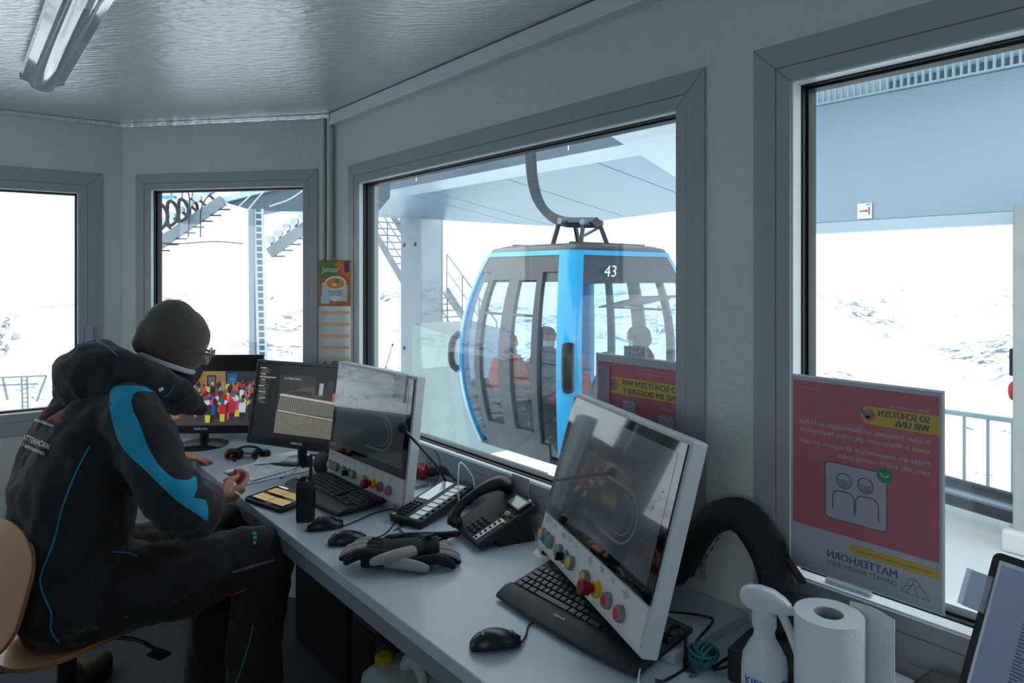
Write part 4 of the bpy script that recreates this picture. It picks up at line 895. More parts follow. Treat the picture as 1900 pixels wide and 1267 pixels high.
# ---- telephone
e = thing('desk_telephone', 'black desk telephone with the handset on its left side', 'telephone', (-1.625,1.262,DZ), R(-13)); 
TM = Matrix.Translation((0,-.085,.014)) @ Matrix.Rotation(R(24),4,'X')
mb = MB(); mb.M = TM; mb.prism([(-.098,0),(.098,0),(.094,.205),(-.094,.205)], -.010, .014); mb.build('body', M_b1, e, smooth=False, bevel=.005)
mb = MB(); mb.add([(-.085,-.02,0),(.085,-.02,0),(.09,.10,0),(-.09,.10,0),(-.085,-.03,.030),(.085,-.03,.030),(.085,.085,.075),(-.085,.085,.075)],[(0,3,2,1),(4,5,6,7),(0,1,5,4),(1,2,6,5),(2,3,7,6),(3,0,4,7)]); mb.build('stand', M_b1, e, smooth=False, bevel=.004)
mb = MB(); mb.M = TM; mb.box(-.005,.088,.150,.198,.012,.024); q = mb.build('display_hood', M_b2, e, bevel=.003); mb = MB(); mb.M = TM; mb.box(.004,.078,.156,.190,.0235,.0245); mb.build('display', mat('lcd_grey',(110,122,118),.15,coat=1), e, smooth=False)
def key(x, y, w, h_, m=M_b3, n='key', z=.0145):
    k = MB(); k.M = TM; k.loft([[Vector((x+a*s_, y+b*s_, zz)) for a, b in rrect(w, h_, min(w,h_)*.35, 3)] for s_, zz in ((1,z-.002),(1,z+.003),(.8,z+.0045))]); return k.build(n, m, e, ang=50)
for i in range(3):
    for j in range(4): key(-.012+i*.021, .022+j*.0165, .014, .010)
for j in range(6): key(.062,.012+j*.0165,.010,.008); 
mb = MB(); mb.M = TM; mb.box(.050,.073,.006,.106,.0142,.0152); mb.build('label_strip', mat('label_pale',(214,226,236),.4), e, smooth=False)
key(.05,.128,.026,.018,M_gray,'navigation_key'); key(.026,.128,.012,.010); key(.076,.126,.010,.010); key(.05,.112,.010,.007); key(.030,.112,.012,.006)
for i in range(4): key(.015+i*.018,.144,.010,.006)
key(.082,.100,.010,.008,mat('tab_yellow',(214,210,30),.4),'yellow_key'); mb = MB(); mb.M = TM; mb.box(.060,.074,.200,.2065,.016,.020); mb.build('message_lamp', mat('lamp_pink',(226,120,140),.4), e)
mb = MB()
mb.M = TM
for k in range(20): a = k*math.pi/10; mb.add([(-.028+math.cos(a+da)*rr_, .108+math.sin(a+da)*rr_*1.0, .0149) for rr_, da in ((.012,-.04),(.019,-.05),(.019,.05),(.012,.04))],[(0,1,2,3)])
mb.build('speaker_slots', M_gask, e, smooth=False)
# handset along the left edge
mb = MB(); mb.M = TM; hs = bez([(-.068,.000,.022),(-.068,.012,.046),(-.068,.05,.062),(-.068,.11,.066),(-.068,.165,.058),(-.068,.192,.042),(-.068,.203,.024)], 6)
rr = [ .024,.024,.023,.022,.020,.018,.017,.016,.015,.0145,.014,.014,.0135,.0135,.0135,.0135,.014,.0145,.015,.016,.017,.018,.019,.020,.021,.022,.023,.024,.024,.025,.025,.025,.025,.024,.023,.022,.021]
mb.tube(hs, [r_*.98 for r_ in (rr+[.021]*20)[:len(hs)]], n=16, up=(1,0,0), flat=1.15); h_ = mb.build('handset', M_b2, e, ang=60)
mb = MB(); mb.M = TM; mb.ell((-.068,.002,.022),(.027,.018,.014)); mb.ell((-.068,.196,.026),(.027,.020,.015)); mb.build('ear_cap', M_b2, h_)
ph = e
# coiled cord from phone left along gloves
A = [D(852,990,.03), D(820,992,.02), D(770,993,.014), D(728,996,.014), D(706,1008,.02)]
c = bez(A, 46); mb = MB(); o = c[0].copy(); pts = []
for i, p in enumerate(c):
    u = (c[min(i+1,len(c)-1)]-c[max(i-1,0)]).normalized(); s_ = u.cross(Vector((0,0,1))).normalized(); up_ = s_.cross(u)
    for k in range(3): a = (i*3+k)*.72; pts.append(p-o+s_*math.cos(a)*.0078+up_*math.sin(a)*.0078+u*(.0007*k))
mb.tube(pts, .0020, n=6); tag(mb.build('coiled_cord', M_b2, loc=o), 'coiled black handset cord running from the telephone behind the gloves', 'phone cord')
cable('black plug lead joining the telephone near the glove tag', [D(855,990,.02), D(835,996,.012), D(815,1002,.01), D(805,1012,.012)], .0035)
cable('white lead rising from the telephone towards the tilted panel', [D(965,945,.03), D(985,938,.05), D(1015,926,.08)], .002, M_white)
e_ = cable('thin grey lead draped behind the gooseneck microphone', [at(805,835,2.45),at(815,850,2.45),at(815,880,2.42),D(800,905,.01),D(780,925,.004)], .002)
cable('black lead curling at the right corner of the upright panel', [D(770,930,.03),D(782,945,.02),D(770,960,.004),D(730,985,.004)], .002)
cable('thick black hose arching behind the upright panel to the wall', [Vector((-2.25,1.35,.82)), at(790,876,2.55), at(825,872,2.5), at(850,888,2.45), at(862,915,2.38), at(866,932,2.33)], .017, M_b1, 'hose', 'hose')
# red wrapper
rp = onz(777,893,DZ+.022); e = thing('sweet_packet', 'small crumpled red and clear plastic packet right of the upright panel', 'packet', (rp.x,rp.y+.01,DZ+.022), .4)
mb = MB()
def lump(u, v):
    a = 2*math.pi*u; b = math.pi*v; r_ = 1+.22*noise.noise(Vector((math.cos(a)*1.6, math.sin(a)*1.6, b*1.5))); return (.028*r_*math.sin(b)*math.cos(a), .022*r_*math.sin(b)*math.sin(a), .034-.034*math.cos(b)*r_)
mb.grid(lump, 24, 14); mb.build('wrapper', mat('red_film',(150,30,36),.12,coat=1), e); mb = MB(); mb.grid(lambda u, v: (-.02+.04*u, .002*math.sin(9*u), .062+.022*v), 12, 3); o = mb.build('clear_end', thin_glass('clear_film',(.85,.85,.87),1.5,.3), e)
# note taped to window frame
n0 = ony(967,908,1.393); e = thing('handwritten_note', 'handwritten grey note taped to the window frame above the telephone', 'note', (n0.x,1.391,n0.z), 0)
mb = MB(); mb.box(-.042,.042,-.0006,0,-.042,.042); mb.build('paper', mat('note_grey',(172,176,190),.6), e, smooth=False)
mb = MB(); random.seed(2)
for i in range(8):
    x = -.035
    while x < .03: L0 = random.uniform(.004,.014); mb.tube([(x,-.001,.032-i*.0085),(x+L0*.4,-.001,.034-i*.0085),(x+L0,-.001,.0315-i*.0085)], .0004, n=4); x += L0+.003
mb.build('handwriting', M_ink, e, smooth=False)
# tape roll
tp = onz(997,1062,DZ); e = thing('tape_roll', 'white roll of adhesive tape standing beside the big keyboard', 'tape roll', (tp.x+.012,tp.y+.03,DZ))
mb = MB(); prof = [(.022,0),(.040,0),(.040,.048),(.022,.048)]; n = 32; vs = []; 
for r_, z in prof:
    for j in range(n): a = 2*math.pi*j/n; vs.append((r_*math.cos(a), r_*math.sin(a), z))
mb.add(vs, [(i*n+j, i*n+(j+1)%n, ((i+1)%4)*n+(j+1)%n, ((i+1)%4)*n+j) for i in range(4) for j in range(n)]); mb.build('tape', mat('tape_cream',(214,216,210),.4), e, ang=40)
mb = MB(); mb.add([(v[0]*(1 if abs(math.hypot(v[0],v[1])-.022) > .001 else 1)*.99 if 0 else v[0]*(.0218/math.hypot(v[0],v[1]) if math.hypot(v[0],v[1]) > .03 else .0195/math.hypot(v[0],v[1])), v[1]*(.0218/math.hypot(v[0],v[1]) if math.hypot(v[0],v[1]) > .03 else .0195/math.hypot(v[0],v[1])), v[2]) for v in vs], [(i*n+j, i*n+(j+1)%n, ((i+1)%4)*n+(j+1)%n, ((i+1)%4)*n+j) for i in range(4) for j in range(n)]); mb.build('core', mat('tape_core',(120,128,134),.6), e, ang=40)
# ================================================================ WINDOW 2 CORNER, POSTERS, WALL ITEMS
def pmat(name, col, tr=.12, rough=.55):
    if name in _MC: return _MC[name]
    m = mat(name, col, rough, var=(30,.05)); t = m.node_tree; out = t.nodes['Material Output']; b = t.nodes['Principled BSDF']
    tl = t.nodes.new('ShaderNodeBsdfTranslucent'); tl.inputs[0].default_value = s2l(col); mx = t.nodes.new('ShaderNodeMixShader'); mx.inputs[0].default_value = tr
    t.links.new(b.outputs[0], mx.inputs[1]); t.links.new(tl.outputs[0], mx.inputs[2]); t.links.new(mx.outputs[0], out.inputs[0]); return m
def tfit(mb, txt, x, z, w, h, y, mirror=True, mi=None, al='LEFT', bold=0):
    vs, fs = text_mesh(txt, 1.0, 'LEFT', 0); x0 = min(v.x for v in vs); x1 = max(v.x for v in vs); z1 = max(v.y for v in vs); z0 = min(v.y for v in vs)
    kx = w/(x1-x0); kz = h/(.73); d = -1 if mirror else 1
    for k in range(3 if bold else 1): mb.add([(x+d*((v.x-x0)*kx+k*bold*h*.9), y-.000008*k, z+v.y*kz) for v in vs], fs, mi)
M_pr = pmat('poster_red', (186,112,122)); M_pw = pmat('poster_white', (176,180,198)); M_py = pmat('poster_yellow', (200,176,82)); M_pb = pmat('poster_ink', (84,92,106), .1); M_pg = pmat('poster_green', (70,140,110)); M_edge_film = pmat('laminate_edge', (222,228,234), .35)
PM = [M_edge_film, M_pw, M_pr, M_py, M_pb, M_pg]
PW, PH = .300, .420
def circ(mb, cx, cz, r, y, mi, n=24, w=None, a0=0, a1=360, ey=1):
    pts = [(cx+r*math.cos(R(a0+(a1-a0)*k/n)), cz+r*ey*math.sin(R(a0+(a1-a0)*k/n))) for k in range(n+1)]
    if w is None: mb.add([(a, y, b) for a, b in pts[:-1]], [tuple(range(n))], mi)
    else: line(mb, pts, w, y, mi)
def line(mb, pts, w, y, mi):
    for i in range(len(pts)-1):
        a, b = Vector(pts[i]+(0,)), Vector(pts[i+1]+(0,)); d = (b-a)
        if d.length < 1e-7: continue
        d.normalize(); n = Vector((-d.y, d.x, 0))*w/2; a -= d*w*.3; b += d*w*.3
        mb.add([(v.x, y, v.y) for v in (a-n, b-n, b+n, a+n)], [(0,1,2,3)], mi)
def rr_(mb, x0, x1, z0, z1, r, y, mi, left_only=False):
    p = [(x, z) for x, z in rrect(x1-x0, z1-z0, r, 5, (x0+x1)/2, (z0+z1)/2)]; mb.add([(x, y, z) for x, z in p], [tuple(range(len(p)))], mi)
def hand(px, py, wx): pass
def poster(lab, loc, art, tilt=0):
    e = thing('poster', lab, 'poster', loc); e.rotation_euler = (0, R(tilt), 0)
    f_ = lambda u, v: (-.004+(PW+.008)*u, .0005*math.sin(u*7)*math.sin(v*4)-.0012, -.004+(PH+.008)*v)
    mb = MB(); mb.grid(f_, 10, 12); o = mb.build('sheet', M_edge_film, e, ang=180); so = o.modifiers.new('t','SOLIDIFY'); so.thickness = .0008; so.offset = 1
    mb = MB(); art(mb); mb.build('print', PM, e, smooth=False); return e
def art1(mb):
    U = lambda u: u*PW; V = lambda v: PH*(1-v); y = [-.0034-.00003*k for k in range(8)]
    mb.add([(0,y[0],0),(PW,y[0],0),(PW,y[0],PH),(0,y[0],PH)],[(0,1,2,3)],1)
    mb.add([(U(.01),y[1],V(.775)),(U(.985),y[1],V(.775)),(U(.985),y[1],V(.02)),(U(.01),y[1],V(.02))],[(0,1,2,3)],2)
    tfit(mb,'Neues Coronavirus',U(.93),V(.10),.072,.0075,y[3],mi=1); tfit(mb,'Aktualisiert am 30.10.2020',U(.20),V(.062),.045,.004,y[3],mi=1)
    rr_(mb,U(.50),U(.70),V(.196),V(.108),.018,y[2],3); mb.add([(U(.6),y[2]-.00001,V(.196)),(U(.985),y[2]-.00001,V(.196)),(U(.985),y[2]-.00001,V(.108)),(U(.6),y[2]-.00001,V(.108))],[(0,1,2,3)],3)
    circ(mb,U(.555),V(.15),.013,y[3],2); line(mb,[(U(.50),V(.13)),(U(.545),V(.162)),(U(.575),V(.145))],.0065,y[4],5)
    tfit(mb,'SO SCHÜTZEN',U(.93),V(.148),.094,.0135,y[3],mi=4,bold=.06); tfit(mb,'WIR UNS.',U(.93),V(.187),.064,.0135,y[3],mi=4,bold=.06)
    for v, t_, w in ((.245,'In allen Stationen, auf Bahnanlagen und Liften',.262),(.287,'sowie in Wartezonen gilt strikte Maskenpflicht.',.262),(.345,'Masks are compulsory in all stations, on cable',.262),(.387,'cars, lifts and in waiting areas.',.178)): tfit(mb,t_,U(.93),V(v),w,.0105,y[3],mi=1,bold=.02)
    rr_(mb,U(.255)-.002,U(.665)+.002,V(.70)-.002,V(.42)+.002,.009,y[2],4); rr_(mb,U(.255),U(.665),V(.70),V(.42),.008,y[3],1)
    for cx in (.385,.53):
        circ(mb,U(cx),V(.50),.0155,y[4],4,w=.002); line(mb,[(U(cx)-.014,V(.495)),(U(cx)-.009,V(.50)),(U(cx)+.009,V(.50)),(U(cx)+.014,V(.495))],.0013,y[4],4)
        line(mb,[(U(cx)-.009,V(.50)),(U(cx)-.009,V(.52)),(U(cx),V(.53)),(U(cx)+.009,V(.52)),(U(cx)+.009,V(.50))],.0013,y[4],4)
        for k in range(3): line(mb,[(U(cx)-.006,V(.507+.007*k)),(U(cx)+.006,V(.507+.007*k))],.0012,y[4],4)
    for x0_, x1_ in ((.305,.455),(.465,.615)):
        a, b = U(x0_), U(x1_); top_ = V(.555); line(mb,[(a,V(.65)),(a,top_-.012),(a+.005,top_-.003),(a+.012,top_),(b-.012,top_),(b-.005,top_-.003),(b,top_-.012),(b,V(.66))],.0022,y[4],4)
    circ(mb,U(.655),V(.43),.0155,y[5],5); line(mb,[(U(.63),V(.422)),(U(.65),V(.443)),(U(.682),V(.425))],.0035,y[6],1)
    rr_(mb,U(.42),U(.6),V(.852),V(.803),.010,y[2],3); mb.add([(U(.5),y[2]-.00001,V(.852)),(U(.985),y[2]-.00001,V(.852)),(U(.985),y[2]-.00001,V(.803)),(U(.5),y[2]-.00001,V(.803))],[(0,1,2,3)],3)
    tfit(mb,'www.matterhornparadise.ch/Schutzkonzept',U(.94),V(.835),.142,.0065,y[3],mi=4)
    tfit(mb,'MATTERHORN',U(.735),V(.905),.140,.0165,y[3],mi=4,bold=.035); tfit(mb,'ZERMATT BERGBAHNEN',U(.735),V(.94),.140,.0095,y[3],mi=4)
    m_ = [(.93,.96),(.87,.905),(.845,.88),(.81,.885),(.785,.925),(.755,.955)]; line(mb,[(U(a),V(b)) for a,b in m_]+[(U(.93),V(.96))],.0011,y[3],4); line(mb,[(U(.87),V(.905)),(U(.84),V(.925)),(U(.86),V(.958))],.001,y[3],4); line(mb,[(U(.845),V(.88)),(U(.825),V(.91)),(U(.79),V(.956))],.001,y[3],4); line(mb,[(U(.785),V(.925)),(U(.84),V(.91))],.001,y[3],4)
def art2(mb):
    U = lambda u: u*PW; V = lambda v: PH*(1-v); y = [-.0034-.00003*k for k in range(8)]
    mb.add([(0,y[0],0),(PW,y[0],0),(PW,y[0],PH),(0,y[0],PH)],[(0,1,2,3)],1)
    mb.add([(U(.02),y[1],V(.9)),(U(1),y[1],V(.9)),(U(1),y[1],V(.045)),(U(.02),y[1],V(.045))],[(0,1,2,3)],2)
    mb.add([(U(.19),y[2],V(.245)),(U(1),y[2],V(.245)),(U(1),y[2],V(.135)),(U(.19),y[2],V(.135))],[(0,1,2,3)],3)
    circ(mb,U(.22),V(.19),.017,y[3],2); circ(mb,U(.215),V(.19),.006,y[4],5)
    tfit(mb,'SO SCHÜTZEN WIR',U(.97),V(.183),.195,.0155,y[3],mi=4,bold=.06); tfit(mb,'UNS IM SKIGEBIET.',U(.97),V(.236),.195,.0155,y[3],mi=4,bold=.06)
    for k, v in enumerate((.075,.098)): tfit(mb,'Informationen für Gäste und Mitarbeitende',U(.96),V(v),.14,.005,y[3],mi=1)
    tfit(mb,'PRÄVENTION',U(.90),V(.30),.05,.007,y[3],mi=1)
    for (a, b, v0, v1) in ((.33,.48,.28,.38),(.74,.90,.33,.43)): rr_(mb,U(a),U(b),V(v1),V(v0),.004,y[3],1); circ(mb,U(b),V(v0+.006),.004,y[4],5,n=12)
    line(mb,[(U(.79),V(.425)),(U(.76),V(.38)),(U(.80),V(.40)),(U(.83),V(.41)),(U(.80),V(.375))],.001,y[4],4); circ(mb,U(.84),V(.365),.012,y[4],4,w=.001,a0=-40,a1=200)
    for x_, z_ in ((.38,.31),(.405,.30),(.43,.31),(.385,.33),(.425,.33)): circ(mb,U(x_),V(z_),.0018,y[4],4,n=8)
    for k in range(3): line(mb,[(U(.345),V(.35+.008*k)),(U(.40),V(.345+.008*k)),(U(.45),V(.352+.006*k))],.001,y[4],4)
    for k in range(7):
        tfit(mb,'bei Symptomen zuhause bleiben',U(.70),V(.34+.016*k),.07 if k % 3 else .05,.0035,y[3],mi=1); tfit(mb,'Hände regelmässig waschen',U(.30),V(.33+.016*k),.06 if k % 2 else .07,.0035,y[3],mi=1)
q0 = ony(1468,697,1.392); q1 = ony(1464,1045,1.392)
poster('red and grey poster about masks taped low inside the right window, seen from behind', (q0.x+.003,1.3925,q1.z+.004), art1).scale = (.955,1,.955)
q2 = ony(1107,656,1.436); pp = poster('pink poster with a yellow banner behind the tilted panel in the large window', (q2.x+.003,1.436,q2.z-PH), art2)
e = thing('sticky_note', 'grey handwritten strip of paper stuck on the pink poster', 'note', (q2.x+.012,1.430,q2.z-.135)); mb = MB(); mb.box(0,.045,-.0006,0,0,.105); mb.build('paper', pmat('note_lilac',(150,140,164)), e, smooth=False)
mb = MB(); random.seed(8)
for i in range(6): line(mb,[(.006+.004*k,.090-i*.010+.003*((k*7+i)%3-1)) for k in range(5+i%4)],.0008,-.001,0)
mb.build('handwriting', M_ink, e, smooth=False)
q = ony(1158,641,1.440); e = thing('printed_card', 'small white card of dense black print above the pink poster', 'card', (q.x,1.440,q.z-.022)); mb = MB(); mb.box(0,.078,-.001,0,-.012,.022); mb.build('card', pmat('card_white',(214,218,222),.3), e, smooth=False)
mb = MB(); random.seed(4)
for i in range(11):
    for k in range(24):
        if random.random() > .3: mb.add([(.003+.003*k,-.0014,.019-.0028*i),(.0053+.003*k,-.0014,.019-.0028*i),(.0053+.003*k,-.0014,.0205-.0028*i),(.003+.003*k,-.0014,.0205-.0028*i)],[(0,1,2,3)])
mb.build('print', M_ink, e, smooth=False)
# clear ribbed clip along the gasket, window stay
a = ony(1542,1083,1.44); b_ = ony(1625,1114,1.44)
e = thing('ribbed_strip', 'clear ribbed plastic strip taped along the bottom of the right window', 'strip', (a.x,1.42,.89)); mb = MB(); mb.tube([((b_.x-a.x)*k/60,0,.002) for k in range(61)], [.009 if k % 2 else .0065 for k in range(61)], n=10); mb.build('tube', thin_glass('ribbed_clear',(.6,.65,.68),1.5,.2,.1), e); mb = MB(); mb.box(0,b_.x-a.x,-.001,.001,-.02,.004); mb.build('tape', thin_glass('clear_tape',(.75,.78,.8),1.5,.25), e, smooth=False)
p, q = at(1462,1040,1.36), at(1490,1080,1.27); cable_ = MB(); cable_.bar(Vector(), q-p, .012, .010); tag(cable_.build('window_stay', mat('bronze_dark',(58,48,44),.3,metal=.5), loc=p, bevel=.002), 'dark bronze window stay at the lower left corner of the right window', 'window stay')
# braided loom
L_ = [Vector((-1.05,1.30,.80)), ony(1262,1050,1.33), ony(1292,1000,1.345), ony(1325,962,1.35), ony(1372,955,1.35), ony(1412,1000,1.35), ony(1438,1060,1.345), ony(1448,1130,1.33), Vector((-.74,1.32,.80)), Vector((-.70,1.28,.792))]
e = thing('cable_hose', 'thick black braided cable hose arching against the pillar between the windows', 'hose', L_[0]); c = bez([p-L_[0] for p in L_], 10)
bm_ = mat('braid_black', (30,34,38), .6, bump=(260,1.0), var=(120,.35), stretch=(1,1,.5)); mb = MB(); mb.tube(c, .040, n=24, flat=.8); mb.build('braided_sleeve', bm_, e)
mb = MB(); n = len(c)
for off in (0, 2.1):
    for i in range(2, n-3, 3):
        u = (c[i+1]-c[i]).normalized(); s_ = u.cross(Vector((0,1,0))).normalized(); w_ = u.cross(s_); a_ = off+i*.07; r_ = .0395
        p = c[i]+s_*math.cos(a_)*r_+w_*math.sin(a_)*r_*.9; mb.bar(p, p+u*.012, .0035, .002)
mb.build('dash_thread', M_blk, e, smooth=False)
# spray bottle
sp = Vector((-.640,1.098,DZ)); e = thing('spray_bottle', 'white plastic spray bottle with blue lettering in front of the paper roll', 'spray bottle', sp, R(-52))
M_bot = mat('bottle_white', (206,216,222), .35, var=(4,.02), trans=.15); mb = MB(); mb.lathe([(.030,0),(.0375,.004),(.0385,.012),(.0385,.105),(.036,.122),(.027,.140),(.0195,.153),(.0175,.160),(.0175,.176)],32); mb.build('bottle', M_bot, e, ang=60)
mb = MB(); mb.lathe([(.0185,.170),(.0195,.172),(.0195,.196),(.017,.199)],28); 
for k in range(28): a_ = k*2*math.pi/28; mb.box(0,0,0,0,0,0) if 0 else mb.bar((.0195*math.cos(a_),.0195*math.sin(a_),.173),(.0195*math.cos(a_),.0195*math.sin(a_),.195),.0014,.0014)
mb.build('collar', M_bot, e)
mb = MB(); mb.loft([[Vector((x, b, z+a)) for a, b in rrect(hh_, ww_, min(hh_,ww_)*.42, 4)] for x, z, hh_, ww_ in ((-.040,.222,.010,.014),(-.037,.221,.026,.024),(-.026,.220,.040,.030),(-.006,.219,.046,.032),(.016,.219,.040,.030),(.034,.215,.028,.024),(.044,.211,.018,.018))]); mb.cyl((0,0,.196),(0,0,.212),.0165,.018); mb.build('spray_head', M_bot, e, ang=50)
mb = MB(); mb.cyl((.043,0,.210),(.055,0,.208),.0075,.0065); mb.build('nozzle', M_bot, e)
mb = MB(); mb.tube(bez([(.026,0,.205),(.034,0,.19),(.045,0,.165),(.058,0,.130)],6), .0075, n=12, flat=1.2, up=(0,1,0)); mb.build('trigger', M_bot, e)
mb = MB(); Bf = mat('label_blue',(28,92,160),.5); T_ = 'KIEHL'
vs, fs = text_mesh(T_, .020, 'CENTER', .03)
for off in (-1.69, -.45): mb.add([(.0390*math.cos(off+v.x/.0385), .0390*math.sin(off+v.x/.0385), .082+v.y) for v in vs], fs)
mb.build('lettering', Bf, e, smooth=False); e.rotation_euler = (0,0,R(22))
# paper towel roll
e = thing('paper_towel_roll', 'big white paper towel roll standing at the bottom of the right window', 'paper roll', (-.543,1.132,DZ))
n = 40
def tubeh(ro, ri, z0, z1):
    m_ = MB(); vs = []
    for r_, z in ((ri,z0),(ro,z0),(ro,z1),(ri,z1)):
        for j in range(n): a = 2*math.pi*j/n; vs.append((r_*math.cos(a), r_*math.sin(a), z))
    return m_.add(vs, [(i*n+j, i*n+(j+1)%n, ((i+1)%4)*n+(j+1)%n, ((i+1)%4)*n+j) for i in range(4) for j in range(n)])
M_tow = mat('tissue_white', (214,222,228), .85, bump=(220,.5), var=(60,.03)); tubeh(.054,.0235,.0,.222).build('towel', M_tow, e, ang=40)
tubeh(.0235,.0215,-.0,.2215).build('core', mat('core_grey',(150,158,164),.8), e, ang=40)
mb = MB(); mb.grid(lambda u, v: (.010+.075*u, .054-.004*u+.008*math.sin(u*4), .004+.225*v), 12, 8); o = mb.build('loose_sheet', M_tow, e, ang=180); so = o.modifiers.new('t','SOLIDIFY'); so.thickness = .0015
# charger box, rope
e = thing('power_adapter', 'black rectangular adapter box behind the spray bottle', 'adapter', (-.70,1.225,DZ), R(8)); mb = MB(); mb.box(-.065,.065,-.055,.055,0,.065); mb.build('case', M_b1, e, bevel=.006); mb = MB(); mb.tube(bez([(-.065,-.03,.02),(-.09,-.05,.01),(-.10,-.02,.004),(-.09,.05,.004)]),.003); mb.build('lead', M_b2, e)
e = thing('document_tray', 'grey edged stack of papers half hidden between bottle and paper roll', 'papers', (-.60,1.31,DZ), R(-5)); 
for k in range(4): mb = MB(); mb.box(-.10,.10,-.065,.065,.006+k*.011,.009+k*.011); mb.build('sheet_bundle', M_pap if k % 2 else M_gray, e, smooth=False)
mb = MB(); mb.box(-.105,.105,-.07,.07,0,.005); mb.build('tray_base', M_gray, e, smooth=False)
rp = Vector((-.822,1.165,DZ+.026)); rp.x = -.812; e = thing('rope_bundle', 'small wound bundle of teal cord lying by the grey riser board', 'cord bundle', rp); M_teal = mat('teal_cord', (30,112,118), .7, bump=(500,.6)); random.seed(6)
mb = MB()
for k in range(11):
    ax = Vector((random.uniform(-.5,.5),random.uniform(-.5,.5),1)).normalized() if k < 7 else Vector((1,random.uniform(-.4,.4),random.uniform(-.4,.4))).normalized(); u = ax.orthogonal().normalized(); v = ax.cross(u); ra_ = random.uniform(.020,.026) if k < 7 else .020
    mb.tube([(u*math.cos(t_)*ra_*1.15+v*math.sin(t_)*ra_*.9+ax*random.uniform(-.012,.012)*0+ax*(-.012+.0035*k if k < 7 else -.006+.005*(k-7))) for t_ in [j*2*math.pi/20 for j in range(20)]], .0028, n=7, closed=True)
mb.build('windings', M_teal, e); mb = MB(); mb.tube(bez([(.0,-.02,-.01),(.01,-.035,-.02),(.005,-.05,-.022)]), .0028, n=7); mb.build('loose_end', M_teal, e)
for i, (pts, lb) in enumerate((([D(1235,1150,.04),D(1262,1165,.03),D(1275,1200,.03),D(1275,1235,.004),D(1235,1262,.004),D(1215,1262,.004)],'black lead bundle curling round the right end of the big keyboard'),
   ([D(1240,1135,.05),D(1290,1140,.03),D(1322,1150,.026),D(1300,1180,.026),D(1275,1210,.012),D(1270,1240,.004),D(1290,1245,.004)],'black lead making a wide corner on the riser board by the big keyboard'),
   ([D(1232,1185,.05),D(1250,1160,.05),D(1270,1170,.045),D(1272,1215,.02),D(1282,1243,.004)],'thin black lead doubled over the number keys of the big keyboard'))):
    cable(lb, pts, .0028)
cable('white lead hanging below the corner of the tilted control panel', [at(1193,1222,1.36), at(1188,1240,1.33), at(1185,1260,1.3), at(1184,1300,1.26)], .0018, M_white)
# clipboard stand on the right
TL, BL_, TR_ = at(1845,1022,.95), at(1745,1370,.90), at(2040,1086,.84)
x_ = (TR_-TL).normalized(); z_ = (TL-BL_); z_ = (z_-x_*z_.dot(x_)).normalized(); y_ = z_.cross(x_); Mx = Matrix.Identity(4)
for i in range(3): Mx[i][0], Mx[i][1], Mx[i][2] = x_[i], y_[i], z_[i]
base = TL-z_*.25; e = thing('document_holder', 'black framed document holder with a printed table at the right edge', 'document holder', base); Mi = Matrix.Translation(-base) @ Matrix.Translation(base) @ Mx
hw, hh_ = .22, .25
mb = MB(); mb.M = Mi; p = rrect(hw, hh_, .010, 5, hw/2, hh_/2); mb.add([(x, 0, z) for x, z in p]+[(x, .006, z) for x, z in p], [tuple(range(24)), tuple(range(24,48))[::-1]]+[(i,i+24,(i+1)%24+24,(i+1)%24) for i in range(24)]); mb.build('frame', M_b2, e, ang=40)
mb = MB(); mb.M = Mi; mb.box(.010,hw-.010,-.001,0,.0,hh_-.010); mb.build('sleeve_edge', mat('sleeve_white',(212,220,230),.3), e, smooth=False)
mb = MB(); mb.M = Mi; mb.box(.014,hw-.014,-.0016,-.001,.0,hh_-.015); mb.build('table_sheet', mat('sheet_blue',(150,168,200),.25,coat=.6), e, smooth=False)
mb = MB(); mb.M = Mi; random.seed(9)
for i in range(46):
    zz = .21-i*.0045
    for k in range(7): x0_ = .055+.022*k; mb.add([(x0_,-.0019,zz),(x0_+random.uniform(.006,.018),-.0019,zz),(x0_+random.uniform(.006,.018),-.0019,zz+.0022),(x0_,-.0019,zz+.0022)],[(0,1,2,3)])
mb.build('table_print', mat('print_slate',(86,96,120),.6), e, smooth=False)
mb = MB(); mb.M = Mi; mb.box(-.026,.008,-.004,-.002,.165,.215); mb.box(-.026,.008,.008,.010,.165,.215); mb.box(.006,.009,-.004,.010,.165,.215); mb.build('index_tab', thin_glass('tab_clear',(.62,.68,.78),1.5,.3), e, smooth=False)
foot = Vector((base.x+.12, base.y+.02, DZ)); mb = MB(); mb.tube([Mi @ Vector((hw/2,.012,.06)), foot-base+Vector((0,.06,.01))], .006); mb.box(foot.x-base.x-.10,foot.x-base.x+.10,foot.y-base.y-.01,foot.y-base.y+.12,DZ-base.z,DZ-base.z+.008); mb.tube([Mi @ Vector((.02,.004,.0)), Vector((foot.x-base.x-.08,foot.y-base.y+.02,DZ-base.z))], .005); mb.build('stand', M_b2, e)
e = thing('black_case', 'black soft cornered case between paper roll and document holder', 'case', (-.40,1.29,DZ), R(-4)); mb = MB(); mb.prism(rrect(.14,.13,.015), .0, .085); mb.build('body', M_b1, e, bevel=.006); mb = MB(); mb.prism(rrect(.142,.132,.015), .050, .053); mb.build('seam', M_gask, e)

